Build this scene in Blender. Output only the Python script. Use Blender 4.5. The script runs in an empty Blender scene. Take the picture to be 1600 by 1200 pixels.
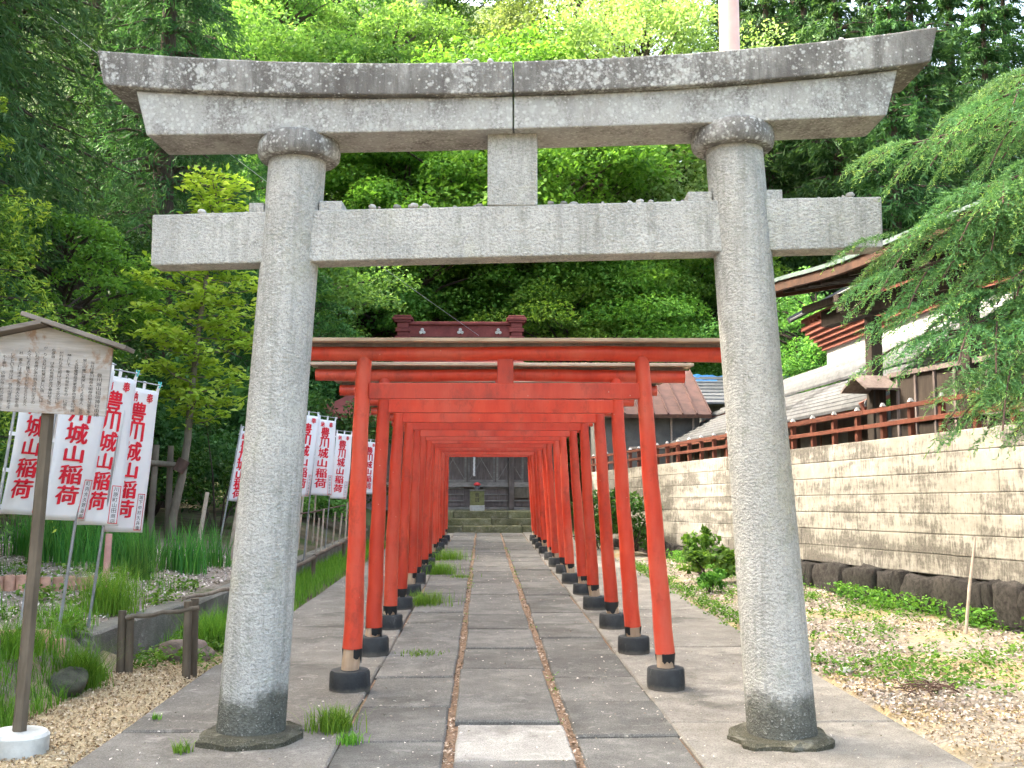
import bpy, math, random
import numpy as np
from mathutils import Vector, Matrix, noise as mnoise

R = math.radians
random.seed(7)
rng = np.random.default_rng(11)
scene = bpy.context.scene
col = scene.collection

# ------------------------------------------------------------------ camera, sky, sun, exposure
cam_d = bpy.data.cameras.new('camera')
cam = bpy.data.objects.new('camera', cam_d)
col.objects.link(cam)
cam.location = (0.0, 0.0, 1.55)
cam.rotation_euler = (R(90 + 5.4246), 0.0, R(-1.6468))
cam_d.sensor_width = 36.0
cam_d.lens = 36.0
cam_d.clip_start = 0.05
cam_d.clip_end = 600.0
scene.camera = cam

SUN_DIR = Vector((-0.93, 0.30, 1.00)).normalized()        # towards the sun
sun_el = math.asin(SUN_DIR.z)
world = bpy.data.worlds.new('World')
scene.world = world
world.use_nodes = True
wnt = world.node_tree
wnt.nodes.clear()
wo = wnt.nodes.new('ShaderNodeOutputWorld')
wb = wnt.nodes.new('ShaderNodeBackground')
ws = wnt.nodes.new('ShaderNodeTexSky')
ws.sky_type = 'NISHITA'
ws.sun_disc = False
ws.sun_elevation = sun_el
ws.sun_rotation = math.atan2(SUN_DIR.x, SUN_DIR.y)
ws.air_density = 0.8
ws.dust_density = 7.0
ws.ozone_density = 0.0
wb.inputs['Strength'].default_value = 0.15
wmix = wnt.nodes.new('ShaderNodeMix')          # hazy, slightly warm daylight over the whole sky
wmix.data_type = 'RGBA'; wmix.blend_type = 'MULTIPLY'
wmix.inputs[0].default_value = 1.0
wmix.inputs[7].default_value = (1.04, 1.035, 0.90, 1.0)
wnt.links.new(ws.outputs[0], wmix.inputs[6])
wnt.links.new(wmix.outputs[2], wb.inputs['Color'])
wnt.links.new(wb.outputs[0], wo.inputs['Surface'])

sun_d = bpy.data.lights.new('sun', 'SUN')
sun_d.energy = 1.5
sun_d.angle = R(11)
sun_d.color = (1.0, 0.95, 0.86)
sun = bpy.data.objects.new('sun', sun_d)
col.objects.link(sun)
sun.rotation_euler = (-SUN_DIR).to_track_quat('-Z', 'Y').to_euler()
sun.location = (-20, 10, 40)

vs = scene.view_settings
vs.view_transform = 'Standard'
vs.look = 'None'
vs.gamma = 1.0
vs.exposure = 3.35
scene.cycles.use_denoising = True
scene.cycles.use_adaptive_sampling = True
scene.cycles.adaptive_threshold = 0.03
scene.cycles.max_bounces = 6
scene.cycles.diffuse_bounces = 3
scene.cycles.transmission_bounces = 4
scene.cycles.transparent_max_bounces = 4
scene.cycles.caustics_reflective = False
scene.cycles.caustics_refractive = False

# ------------------------------------------------------------------ object helpers
def tag(o, label=None, cat=None, group=None, kind=None):
    if label: o['label'] = label
    if cat: o['category'] = cat
    if group: o['group'] = group
    if kind: o['kind'] = kind
    return o

def thing(name, label, cat, loc=(0, 0, 0), rot=(0, 0, 0), group=None):
    o = bpy.data.objects.new(name, None)
    o.empty_display_size = 0.1
    col.objects.link(o)
    o.location = loc
    o.rotation_euler = rot
    return tag(o, label, cat, group)

def link(name, me, mat=None, parent=None, loc=None, rot=None, bevel=0.0):
    if mat is not None and not me.materials:
        me.materials.append(mat)
    o = bpy.data.objects.new(name, me)
    col.objects.link(o)
    if parent is not None: o.parent = parent
    if loc is not None: o.location = loc
    if rot is not None: o.rotation_euler = rot
    if bevel:
        b = o.modifiers.new('bevel', 'BEVEL')
        b.width = bevel; b.segments = 2; b.limit_method = 'ANGLE'; b.angle_limit = R(40)
    return o

def dup(o, parent=None):
    c = o.copy()
    col.objects.link(c)
    if parent is not None: c.parent = parent
    for ch in list(o.children):
        dup(ch, c)
    return c

class MB:
    """collects shapes and links them as one mesh object"""
    def __init__(s):
        s.v = []; s.f = []; s.sm = []
    def add(s, vs, fs, smooth=False):
        k = len(s.v)
        s.v += [tuple(p) for p in vs]
        s.f += [tuple(k + i for i in f) for f in fs]
        s.sm += [smooth] * len(fs)
        return s
    def box(s, x0, x1, y0, y1, z0, z1, mtx=None):
        vs = [Vector((x, y, z)) for z in (z0, z1) for y in (y0, y1) for x in (x0, x1)]
        if mtx is not None: vs = [mtx @ p for p in vs]
        return s.add(vs, [(0, 2, 3, 1), (4, 5, 7, 6), (0, 1, 5, 4), (2, 6, 7, 3), (0, 4, 6, 2), (1, 3, 7, 5)])
    def bar(s, a, b, w, h, up=(0, 0, 1)):
        a = Vector(a); b = Vector(b)
        d = (b - a).normalized()
        x = d.cross(Vector(up)).normalized()
        y = x.cross(d).normalized()
        vs = []
        for p in (a, b):
            for i, j in ((-1, -1), (1, -1), (1, 1), (-1, 1)):
                vs.append(p + x * w / 2 * i + y * h / 2 * j)
        return s.add(vs, [(0, 1, 2, 3), (7, 6, 5, 4), (0, 4, 5, 1), (1, 5, 6, 2), (2, 6, 7, 3), (3, 7, 4, 0)])
    def tube(s, pts, rad, n=12, cap=True, jit=0.0):
        pts = [Vector(p) for p in pts]
        if not isinstance(rad, (list, tuple)): rad = [rad] * len(pts)
        vs = []; fs = []
        ref = None
        for i, p in enumerate(pts):
            d = (pts[min(i + 1, len(pts) - 1)] - pts[max(i - 1, 0)]).normalized()
            if ref is None:
                ref = Vector((1, 0, 0)) if abs(d.x) < 0.8 else Vector((0, 0, 1))
            x = (ref - d * ref.dot(d)).normalized()
            ref = x
            y = d.cross(x)
            for k in range(n):
                a = 2 * math.pi * k / n
                r = rad[i] * (1 + random.uniform(-jit, jit))
                vs.append(p + x * math.cos(a) * r + y * math.sin(a) * r)
        for i in range(len(pts) - 1):
            for k in range(n):
                k2 = (k + 1) % n
                fs.append((i * n + k, i * n + k2, (i + 1) * n + k2, (i + 1) * n + k))
        s.add(vs, fs, True)
        if cap:
            base = len(s.v) - len(vs)
            s.f.append(tuple(base + k for k in reversed(range(n)))); s.sm.append(False)
            m = base + (len(pts) - 1) * n
            s.f.append(tuple(m + k for k in range(n))); s.sm.append(False)
        return s
    def lathe(s, prof, n=24, c=(0, 0)):
        vs = []; fs = []
        for r, z in prof:
            for k in range(n):
                a = 2 * math.pi * k / n
                vs.append((c[0] + r * math.cos(a), c[1] + r * math.sin(a), z))
        for i in range(len(prof) - 1):
            for k in range(n):
                k2 = (k + 1) % n
                fs.append((i * n + k, i * n + k2, (i + 1) * n + k2, (i + 1) * n + k))
        b = len(s.v)
        s.add(vs, fs, True)
        s.f.append(tuple(b + k for k in reversed(range(n)))); s.sm.append(False)
        m = b + (len(prof) - 1) * n
        s.f.append(tuple(m + k for k in range(n))); s.sm.append(False)
        return s
    def loft(s, rings, smooth=False):
        n = len(rings[0])
        vs = [p for r in rings for p in r]
        fs = []
        for i in range(len(rings) - 1):
            for k in range(n):
                k2 = (k + 1) % n
                fs.append((i * n + k, i * n + k2, (i + 1) * n + k2, (i + 1) * n + k))
        fs.append(tuple(reversed(range(n))))
        fs.append(tuple((len(rings) - 1) * n + k for k in range(n)))
        return s.add(vs, fs, smooth)
    def mesh(s, name):
        me = bpy.data.meshes.new(name)
        me.from_pydata([tuple(p) for p in s.v], [], s.f)
        me.polygons.foreach_set('use_smooth', s.sm)
        if any(s.sm): me.set_sharp_from_angle(angle=R(38))
        # outward normals
        import bmesh
        bm = bmesh.new(); bm.from_mesh(me)
        bmesh.ops.recalc_face_normals(bm, faces=bm.faces)
        bm.to_mesh(me); bm.free()
        me.update()
        return me
    def build(s, name, mat, parent=None, bevel=0.0, loc=None, rot=None):
        return link(name, s.mesh(name), mat, parent, loc, rot, bevel)

def np_mesh(name, verts, n_per, lv=None):
    """verts (N*n_per,3): N separate n_per-gons"""
    verts = np.ascontiguousarray(verts, dtype=np.float32)
    nv = len(verts); nf = nv // n_per
    me = bpy.data.meshes.new(name)
    me.vertices.add(nv)
    me.vertices.foreach_set('co', verts.ravel())
    me.loops.add(nv)
    me.loops.foreach_set('vertex_index', np.arange(nv, dtype=np.int32))
    me.polygons.add(nf)
    me.polygons.foreach_set('loop_start', np.arange(0, nv, n_per, dtype=np.int32))
    me.polygons.foreach_set('loop_total', np.full(nf, n_per, dtype=np.int32))
    me.update(calc_edges=True)
    if lv is not None:
        a = me.attributes.new('lv', 'FLOAT', 'POINT')
        a.data.foreach_set('value', np.repeat(np.asarray(lv, dtype=np.float32), n_per))
    return me

# ------------------------------------------------------------------ procedural materials
class NT:
    def __init__(s, name):
        s.m = bpy.data.materials.new(name)
        s.m.use_nodes = True
        s.t = s.m.node_tree
        s.t.nodes.clear()
        s.out = s.t.nodes.new('ShaderNodeOutputMaterial')
        s.co = None
    def n(s, ty, attrs=None, ins=None):
        nd = s.t.nodes.new('ShaderNode' + ty)
        for k, v in (attrs or {}).items(): setattr(nd, k, v)
        for k, v in (ins or {}).items(): s.put(nd.inputs[k], v)
        return nd
    def put(s, sock, v):
        if isinstance(v, bpy.types.NodeSocket): s.t.links.new(v, sock)
        elif v is not None:
            if hasattr(sock.default_value, '__len__') and isinstance(v, (tuple, list)) and len(v) == 3 and len(sock.default_value) == 4:
                v = (*v, 1.0)
            sock.default_value = v
    def coords(s, scale=(1, 1, 1), rand=True, world=False):
        if world:
            src = s.n('NewGeometry').outputs['Position']
        else:
            src = s.n('TexCoord').outputs['Object']
        if rand and not world:
            oi = s.n('ObjectInfo')
            mul = s.n('Math', {'operation': 'MULTIPLY'}, {0: oi.outputs['Random'], 1: 37.0})
            src = s.n('VectorMath', {'operation': 'ADD'}, {0: src, 1: mul.outputs[0]}).outputs[0]
        return s.n('Mapping', None, {'Vector': src, 'Scale': scale}).outputs[0]
    def noise(s, co, scale=5, detail=6, rough=0.6, dist=0.0):
        return s.n('TexNoise', None, {'Vector': co, 'Scale': scale, 'Detail': detail, 'Roughness': rough, 'Distortion': dist}).outputs['Fac']
    def voro(s, co, scale=5, feature='F1', out='Distance', rnd=1.0):
        return s.n('TexVoronoi', {'feature': feature}, {'Vector': co, 'Scale': scale, 'Randomness': rnd}).outputs[out]
    def ramp(s, f, stops):
        nd = s.n('ValToRGB', None, {'Fac': f})
        cr = nd.color_ramp
        while len(cr.elements) < len(stops): cr.elements.new(0.5)
        for e, (p, c) in zip(cr.elements, stops):
            e.position = p
            e.color = (c, c, c, 1) if not isinstance(c, tuple) else (*c, 1)
        return nd.outputs['Color']
    def mix(s, f, a, b, mode='MIX'):
        nd = s.n('Mix', {'data_type': 'RGBA', 'blend_type': mode})
        s.put(nd.inputs[0], f); s.put(nd.inputs[6], a); s.put(nd.inputs[7], b)
        return nd.outputs[2]
    def math(s, op, a, b=0.0, clamp=False):
        return s.n('Math', {'operation': op, 'use_clamp': clamp}, {0: a, 1: b}).outputs[0]
    def mrange(s, v, a, b, c=0.0, d=1.0, smooth=True):
        nd = s.n('MapRange', {'interpolation_type': 'SMOOTHSTEP' if smooth else 'LINEAR'})
        for i, x in enumerate((v, a, b, c, d)): s.put(nd.inputs[i], x)
        return nd.outputs[0]
    def bump(s, h, strength=0.5, dist=0.02, normal=None):
        return s.n('Bump', None, {'Height': h, 'Strength': strength, 'Distance': dist, 'Normal': normal}).outputs[0]
    def randv(s):
        return s.n('ObjectInfo').outputs['Random']
    def bsdf(s, color, rough=0.7, normal=None, metal=0.0, spec=0.5, **kw):
        p = s.n('BsdfPrincipled', None, {'Base Color': color, 'Roughness': rough, 'Metallic': metal, 'Specular IOR Level': spec})
        if normal is not None: s.put(p.inputs['Normal'], normal)
        for k, v in kw.items(): s.put(p.inputs[k.replace('_', ' ')], v)
        s.t.links.new(p.outputs[0], s.out.inputs['Surface'])
        return s.m
    def sep(s, v):
        nd = s.n('SeparateXYZ', None, {0: v})
        return nd.outputs

def simple(name, c, rough=0.7, var=0.25, scale=8.0, bump=0.2, bdist=0.01, stretch=(1, 1, 1), metal=0.0, spec=0.4, detail=6, rand=0.15):
    t = NT(name)
    co = t.coords(stretch)
    f = t.noise(co, scale, detail, 0.65)
    lo = tuple(x * (1 - var) for x in c); hi = tuple(min(1, x * (1 + var)) for x in c)
    cc = t.ramp(f, [(0.3, lo), (0.7, hi)])
    r = t.mrange(t.randv(), 0, 1, 1 - rand, 1 + rand, False)
    cc = t.mix(1.0, cc, t.n('CombineColor', None, {0: r, 1: r, 2: r}).outputs[0], 'MULTIPLY')
    h = t.noise(co, scale * 4, 5, 0.7)
    return t.bsdf(cc, rough, t.bump(h, bump, bdist), metal, spec)

def leaf_mat(name, dark, mid, light, trans=0.35, rough=0.6, yel=None):
    t = NT(name)
    lv = t.n('Attribute', {'attribute_name': 'lv'}).outputs['Fac']
    c = t.ramp(lv, [(0.0, dark), (0.5, mid), (1.0, light)])
    hue = t.n('HueSaturation', None, {'Hue': t.mrange(t.randv(), 0, 1, 0.485, 0.515, False), 'Saturation': 1.0,
              'Value': t.mrange(t.randv(), 0, 1, 0.8, 1.2, False), 'Color': c}).outputs[0]
    p = t.n('BsdfPrincipled', None, {'Base Color': hue, 'Roughness': rough, 'Specular IOR Level': 0.12})
    tr = t.n('BsdfTranslucent', None, {'Color': t.mix(1.0, hue, (1.24, 1.30, 0.72), 'MULTIPLY')})
    mx = t.n('MixShader', None, {0: trans, 1: p.outputs[0], 2: tr.outputs[0]})
    t.t.links.new(mx.outputs[0], t.out.inputs['Surface'])
    return t.m

def m_granite():
    t = NT('granite')
    co = t.coords((1, 1, 1))
    big = t.noise(co, 2.2, 6, 0.65)
    c = t.ramp(big, [(0.3, (0.36, 0.355, 0.335)), (0.55, (0.47, 0.46, 0.435)), (0.75, (0.57, 0.555, 0.525))])
    sp = t.noise(co, 130, 2, 0.6)
    c = t.mix(t.ramp(sp, [(0.38, 0.5), (0.46, 0.0)]), c, (0.16, 0.165, 0.16))
    lich = t.noise(co, 9, 5, 0.7)
    c = t.mix(t.ramp(lich, [(0.56, 0.0), (0.70, 0.55)]), c, (0.24, 0.26, 0.20))
    vs_ = t.noise(t.coords((7, 7, 0.45)), 1.6, 6, 0.75)
    c = t.mix(t.ramp(vs_, [(0.50, 0.0), (0.66, 0.6)]), c, (0.21, 0.21, 0.185))
    ds = t.noise(t.coords((1, 1, 0.7)), 24, 5, 0.8)
    c = t.mix(t.ramp(ds, [(0.60, 0.0), (0.68, 0.55)]), c, (0.14, 0.14, 0.115))
    ol = t.noise(t.coords((1, 1, 0.6)), 3.2, 5, 0.7)
    c = t.mix(t.ramp(ol, [(0.56, 0.0), (0.72, 0.4)]), c, (0.38, 0.37, 0.25))
    li2 = t.noise(t.coords((1.3, 1.3, 0.8)), 5, 4, 0.7)
    c = t.mix(t.ramp(li2, [(0.60, 0.0), (0.72, 0.4)]), c, (0.60, 0.60, 0.58))
    # damp mossy foot of the pillars, ragged upper edge
    z = t.sep(t.n('NewGeometry').outputs['Position'])[2]
    edge = t.math('ADD', z, t.math('MULTIPLY', t.math('SUBTRACT', t.noise(co, 6, 5, 0.7), 0.5), 0.35))
    damp = t.mrange(edge, 0.20, 0.34, 1.0, 0.0)
    dc = t.ramp(t.noise(co, 14, 5, 0.7), [(0.35, (0.035, 0.037, 0.028)), (0.6, (0.09, 0.09, 0.07)), (0.75, (0.17, 0.17, 0.15))])
    c = t.mix(t.math('MULTIPLY', damp, 0.9), c, dc)
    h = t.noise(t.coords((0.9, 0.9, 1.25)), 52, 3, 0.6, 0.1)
    c = t.mix(t.ramp(h, [(0.36, 0.45), (0.5, 0.0)]), c, (0.22, 0.22, 0.205))  # pits darker: dirt plus relief shade put into the colour
    c = t.mix(t.ramp(h, [(0.58, 0.0), (0.68, 0.35)]), c, (0.66, 0.65, 0.62))  # raised grain painted paler to strengthen the relief
    h2 = t.noise(co, 160, 2, 0.5)
    nb = t.bump(h, 1.0, 0.017)
    nb = t.bump(h2, 0.35, 0.003, nb)
    return t.bsdf(c, 0.92, nb, 0, 0.2)

def m_lichen(name='weathered_granite', dark=0.0):
    t = NT(name)
    co = t.coords((1, 1, 1))
    big = t.noise(t.coords((1.6, 1.6, 0.9)), 2.0, 6, 0.72)
    c = t.ramp(t.math('ADD', big, dark), [(0.34, (0.115, 0.108, 0.102)), (0.50, (0.19, 0.183, 0.174)), (0.66, (0.34, 0.335, 0.32))])
    st = t.noise(t.coords((9, 9, 0.8)), 1.4, 6, 0.75)
    c = t.mix(t.ramp(t.math('ADD', st, dark), [(0.40, 0.7), (0.58, 0.0)]), c, (0.100, 0.093, 0.088))
    cl = t.math('MULTIPLY', t.math('SUBTRACT', t.noise(co, 2.3, 5, 0.7), 0.5), 0.9)
    # crusty grey lichen: fine broken growth plus round rosettes of two sizes
    fine = t.math('ADD', t.noise(co, 55, 5, 0.75), cl)
    c = t.mix(t.ramp(t.math('ADD', fine, dark * 1.2), [(0.52, 0.0), (0.66, 0.75)]), c, (0.40, 0.40, 0.385))
    wob = t.math('MULTIPLY', t.math('SUBTRACT', t.noise(co, 60, 3, 0.6), 0.5), 0.35)
    for sc, th, col_ in ((15, 0.20, (0.44, 0.445, 0.43)), (31, 0.22, (0.50, 0.505, 0.49))):
        v = t.math('SUBTRACT', t.math('ADD', t.voro(co, sc), wob), t.math('MULTIPLY', cl, 0.9))
        c = t.mix(t.ramp(v, [(th - .04, 0.75), (th + 0.10, 0.0)]), c, col_)
    ye = t.noise(co, 3.1, 3, 0.6)
    c = t.mix(t.ramp(ye, [(0.70, 0.0), (0.78, 0.4)]), c, (0.40, 0.38, 0.26))
    h = t.noise(co, 60, 4, 0.65)
    return t.bsdf(c, 0.95, t.bump(h, 0.9, 0.010), 0, 0.15)

def m_red():
    t = NT('vermilion_paint')
    co = t.coords((1, 1, 0.25))
    f = t.noise(co, 7, 5, 0.6)
    c = t.ramp(f, [(0.3, (0.46, 0.034, 0.016)), (0.5, (0.57, 0.050, 0.023)), (0.72, (0.64, 0.072, 0.034))])
    r = t.mrange(t.randv(), 0, 1, 0.86, 1.12, False)
    c = t.mix(1.0, c, t.n('CombineColor', None, {0: r, 1: r, 2: r}).outputs[0], 'MULTIPLY')
    fd = t.noise(t.coords((1, 1, 0.5)), 2.1, 5, 0.65)
    c = t.mix(t.ramp(t.math('ADD', fd, t.mrange(t.randv(), 0, 1, -0.08, 0.08, False)), [(0.48, 0.0), (0.68, 0.55)]), c, (0.60, 0.125, 0.078))
    gm_ = t.noise(t.coords((1, 1, 0.6)), 5.5, 6, 0.75)
    c = t.mix(t.ramp(gm_, [(0.52, 0.0), (0.70, 0.7)]), c, (0.24, 0.032, 0.020))
    ch = t.voro(t.coords((1, 1, 0.8)), 11)
    c = t.mix(t.ramp(ch, [(0.035, 0.75), (0.05, 0.0)]), c, (0.55, 0.36, 0.27))
    gr = t.noise(t.coords((30, 30, 1.2)), 2.5, 4, 0.6)
    c = t.mix(t.ramp(gr, [(0.62, 0.0), (0.75, 0.35)]), c, (0.33, 0.022, 0.012))
    nb = t.bump(gr, 0.25, 0.004)
    return t.bsdf(c, 0.42, nb, 0, 0.4)

def m_slab(name, lo, mid, hi, petals=True, rough=0.85):
    t = NT(name)
    co = t.coords((1, 1, 1))
    f = t.noise(co, 2.6, 7, 0.7)
    c = t.ramp(f, [(0.28, lo), (0.52, mid), (0.75, hi)])
    r = t.mrange(t.randv(), 0, 1, 0.72, 1.25, False)
    c = t.mix(1.0, c, t.n('CombineColor', None, {0: r, 1: r, 2: r}).outputs[0], 'MULTIPLY')
    g = t.noise(co, 120, 2, 0.6)
    c = t.mix(t.ramp(g, [(0.40, 0.5), (0.5, 0.0), (0.62, 0.0), (0.70, 0.35)]), c, t.ramp(g, [(0.5, tuple(x * 0.4 for x in lo)), (0.55, (0.42, 0.41, 0.39))]))
    st = t.noise(co, 7, 5, 0.75, 0.8)
    c = t.mix(t.ramp(st, [(0.56, 0.0), (0.68, 0.55)]), c, tuple(x * 1.25 for x in hi))
    dk = t.noise(t.coords((1, 1, 1)), 1.1, 5, 0.7)
    c = t.mix(t.ramp(dk, [(0.34, 0.6), (0.46, 0.0)]), c, (0.045, 0.042, 0.035))
    h = t.noise(co, 70, 4, 0.65)
    return t.bsdf(c, rough, t.bump(h, 0.5, 0.004), 0, 0.3)

def m_ground():
    t = NT('ground_soil')
    co = t.coords(world=True)
    x, y, z = t.sep(co)
    f = t.noise(co, 2.3, 7, 0.7)
    c = t.ramp(f, [(0.3, (0.040, 0.033, 0.020)), (0.5, (0.085, 0.070, 0.045)), (0.7, (0.15, 0.125, 0.09))])
    mo = t.noise(co, 1.1, 5, 0.7)
    c = t.mix(t.ramp(mo, [(0.48, 0.0), (0.62, 0.8)]), c, t.ramp(t.noise(co, 25, 4, 0.7), [(0.3, (0.025, 0.05, 0.012)), (0.7, (0.08, 0.13, 0.025))]))
    c = t.mix(t.math('MULTIPLY', t.mrange(y, 26, 36), 0.75), c, t.ramp(t.noise(co, 3, 5, 0.7), [(0.3, (0.035, 0.065, 0.02)), (0.7, (0.09, 0.15, 0.04))]))
    wob = t.math('MULTIPLY', t.math('SUBTRACT', t.noise(co, 1.7, 5, 0.65), 0.5), 0.9)
    xx = t.math('ADD', x, wob)
    fine = t.noise(co, 55, 4, 0.75)
    # tan wood-chip gravel left of the paving
    tan = t.ramp(fine, [(0.3, (0.20, 0.15, 0.085)), (0.5, (0.42, 0.33, 0.20)), (0.7, (0.62, 0.52, 0.36))])
    m1 = t.math('MULTIPLY', t.mrange(xx, -3.25, -2.95), t.mrange(xx, -2.0, -1.6, 1.0, 0.0))
    m1 = t.math('MULTIPLY', m1, t.mrange(t.math('ADD', y, wob), 9.0, 10.2, 1.0, 0.0))
    c = t.mix(m1, c, tan)
    # bed with pale litter behind the little retaining wall
    lit = t.ramp(t.noise(co, 30, 6, 0.8), [(0.3, (0.10, 0.08, 0.06)), (0.5, (0.27, 0.22, 0.19)), (0.68, (0.50, 0.43, 0.40))])
    m2 = t.math('MULTIPLY', t.mrange(xx, -8.5, -7.0), t.mrange(xx, -3.3, -3.0, 1.0, 0.0))
    m2 = t.math('MULTIPLY', m2, t.mrange(y, 15.0, 17.5, 1.0, 0.0))
    c = t.mix(t.math('MULTIPLY', m2, 0.9), c, lit)
    # dry yard right of the paving: grey-brown earth with straw
    yard = t.ramp(t.noise(co, 22, 6, 0.8), [(0.32, (0.12, 0.10, 0.075)), (0.5, (0.27, 0.235, 0.19)), (0.68, (0.46, 0.41, 0.36))])
    straw = t.ramp(fine, [(0.3, (0.22, 0.16, 0.08)), (0.6, (0.50, 0.39, 0.22))])
    yard = t.mix(t.ramp(t.noise(co, 0.9, 4, 0.6), [(0.50, 0.0), (0.60, 0.9)]), yard, straw)
    m3 = t.math('MULTIPLY', t.mrange(xx, 2.0, 2.5), t.math('MULTIPLY', t.mrange(y, 22, 26, 1.0, 0.0), t.mrange(x, 6.0, 7.0, 1.0, 0.0)))
    c = t.mix(m3, c, yard)
    h = t.noise(co, 40, 5, 0.75)
    return t.bsdf(c, 0.95, t.bump(h, 0.8, 0.02), 0, 0.15)

def m_plank():
    t = NT('stained_concrete_plank')
    co = t.coords((1, 1, 1), False)
    f = t.noise(co, 3, 6, 0.7)
    c = t.ramp(f, [(0.3, (0.235, 0.22, 0.19)), (0.55, (0.33, 0.313, 0.278)), (0.75, (0.41, 0.397, 0.362))])
    st = t.noise(t.coords((9, 9, 2.2), False), 2.6, 7, 0.8, 0.3)
    bb = t.noise(t.coords((0.6, 1, 2.6), False), 1.3, 5, 0.65)
    s2 = t.math('ADD', st, t.math('MULTIPLY', t.math('SUBTRACT', bb, 0.5), 1.1))
    rv = t.mrange(t.randv(), 0, 1, -0.09, 0.07, False)
    s2 = t.math('ADD', s2, rv)
    c = t.mix(t.ramp(s2, [(0.41, 0.0), (0.57, 0.85)]), c, t.ramp(t.noise(co, 40, 3, 0.6), [(0.3, (0.05, 0.045, 0.040)), (0.7, (0.15, 0.138, 0.122))]))
    h = t.noise(co, 60, 4, 0.6)
    return t.bsdf(c, 0.9, t.bump(h, 0.4, 0.004), 0, 0.2)

def m_wood(name, lo, hi, rough=0.8, stretch=(1, 1, 0.12), scale=22, spec=0.25):
    t = NT(name)
    co = t.coords(stretch)
    f = t.noise(co, scale, 6, 0.65, 0.4)
    c = t.ramp(f, [(0.28, lo), (0.72, hi)])
    b = t.noise(t.coords((1, 1, 1)), 2.2, 4, 0.6)
    c = t.mix(t.ramp(b, [(0.4, 0.45), (0.6, 0.0)]), c, tuple(x * 0.55 for x in lo))
    r = t.mrange(t.randv(), 0, 1, 0.85, 1.15, False)
    c = t.mix(1.0, c, t.n('CombineColor', None, {0: r, 1: r, 2: r}).outputs[0], 'MULTIPLY')
    return t.bsdf(c, rough, t.bump(f, 0.35, 0.004), 0, spec)

def m_signboard():
    t = NT('weathered_signboard')
    co = t.coords((1, 1, 1))
    f = t.noise(t.coords((0.3, 1, 5)), 6, 6, 0.7)
    c = t.ramp(f, [(0.3, (0.24, 0.215, 0.19)), (0.55, (0.37, 0.34, 0.31)), (0.75, (0.48, 0.45, 0.415))])
    p = t.noise(co, 4.5, 6, 0.7, 0.5)
    c = t.mix(t.ramp(p, [(0.58, 0.0), (0.66, 0.7)]), c, (0.24, 0.13, 0.07))
    p2 = t.noise(co, 3.3, 5, 0.7)
    c = t.mix(t.ramp(p2, [(0.60, 0.0), (0.70, 0.5)]), c, (0.62, 0.60, 0.57))
    return t.bsdf(c, 0.85, t.bump(f, 0.3, 0.003), 0, 0.2)

def m_metal_roof():
    t = NT('red_brown_roof_paint')
    co = t.coords((1, 1, 1))
    f = t.noise(co, 3, 6, 0.7)
    c = t.ramp(f, [(0.3, (0.10, 0.026, 0.024)), (0.6, (0.17, 0.045, 0.042)), (0.8, (0.23, 0.085, 0.075))])
    return t.bsdf(c, 0.75, t.bump(t.noise(co, 20, 3, 0.5), 0.1, 0.01), 0, 0.2)

granite = m_granite()
lichen = m_lichen()
lichen_pale = m_lichen('streaked_granite', 0.09)
red = m_red()
black = simple('black_paint', (0.014, 0.015, 0.017), 0.5, 0.5, 6, 0.25, 0.004)
def m_footing():
    t = NT('black_painted_footing')
    co = t.coords((1, 1, 1))
    c = t.ramp(t.noise(co, 6, 6, 0.7), [(0.3, (0.020, 0.022, 0.025)), (0.7, (0.048, 0.050, 0.053))])
    c = t.mix(t.ramp(t.noise(t.coords((1, 1, 0.35)), 9, 6, 0.75), [(0.60, 0.0), (0.70, 0.6)]), c, (0.16, 0.155, 0.145))
    z = t.sep(t.n('NewGeometry').outputs['Position'])[2]
    c = t.mix(t.math('MULTIPLY', t.mrange(t.math('ADD', z, t.math('MULTIPLY', t.noise(co, 14, 4, 0.7), .06)), .03, .075, 1.0, 0.0), .75), c, (0.13, 0.115, 0.095))
    return t.bsdf(c, 0.7, t.bump(t.noise(co, 24, 5, 0.7), 0.6, 0.008), 0, 0.3)
footing_mat = m_footing()
bare_wood = m_wood('bare_wood', (0.42, 0.27, 0.17), (0.62, 0.46, 0.33))
pale_board = m_wood('pale_roof_board', (0.36, 0.27, 0.20), (0.58, 0.47, 0.37), stretch=(0.1, 1, 1))
slab_dark = m_slab('dark_paving_stone', (0.072, 0.069, 0.064), (0.125, 0.120, 0.112), (0.21, 0.20, 0.185))
slab_light = m_slab('pale_granite_slab', (0.19, 0.18, 0.168), (0.30, 0.285, 0.265), (0.44, 0.42, 0.39))
apron_mat = m_slab('concrete_apron', (0.115, 0.103, 0.090), (0.185, 0.170, 0.150), (0.27, 0.25, 0.225))
joint_mat = simple('joint_litter', (0.22, 0.14, 0.09), 0.95, 0.7, 60, 0.8, 0.01)
ground_mat = m_ground()
concrete = m_slab('mossy_concrete', (0.11, 0.105, 0.085), (0.20, 0.19, 0.165), (0.32, 0.31, 0.28))
light_concrete = simple('light_concrete', (0.42, 0.42, 0.40), 0.9, 0.3, 6, 0.5, 0.006)
plank_mat = m_plank()
basalt = simple('dark_base_stone', (0.050, 0.044, 0.040), 0.95, 0.75, 9, 1.0, 0.035, rand=0.35)
rail_mat = m_wood('red_brown_timber', (0.095, 0.030, 0.018), (0.165, 0.055, 0.034), 0.7)
grey_wood = m_wood('grey_weathered_wood', (0.11, 0.088, 0.066), (0.22, 0.185, 0.145))
pole_wood = m_wood('old_pole_wood', (0.085, 0.066, 0.045), (0.17, 0.135, 0.10))
roofplank = m_wood('sign_roof_plank', (0.16, 0.135, 0.115), (0.30, 0.265, 0.23), stretch=(0.15, 1, 1))
sign_face = m_signboard()
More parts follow.
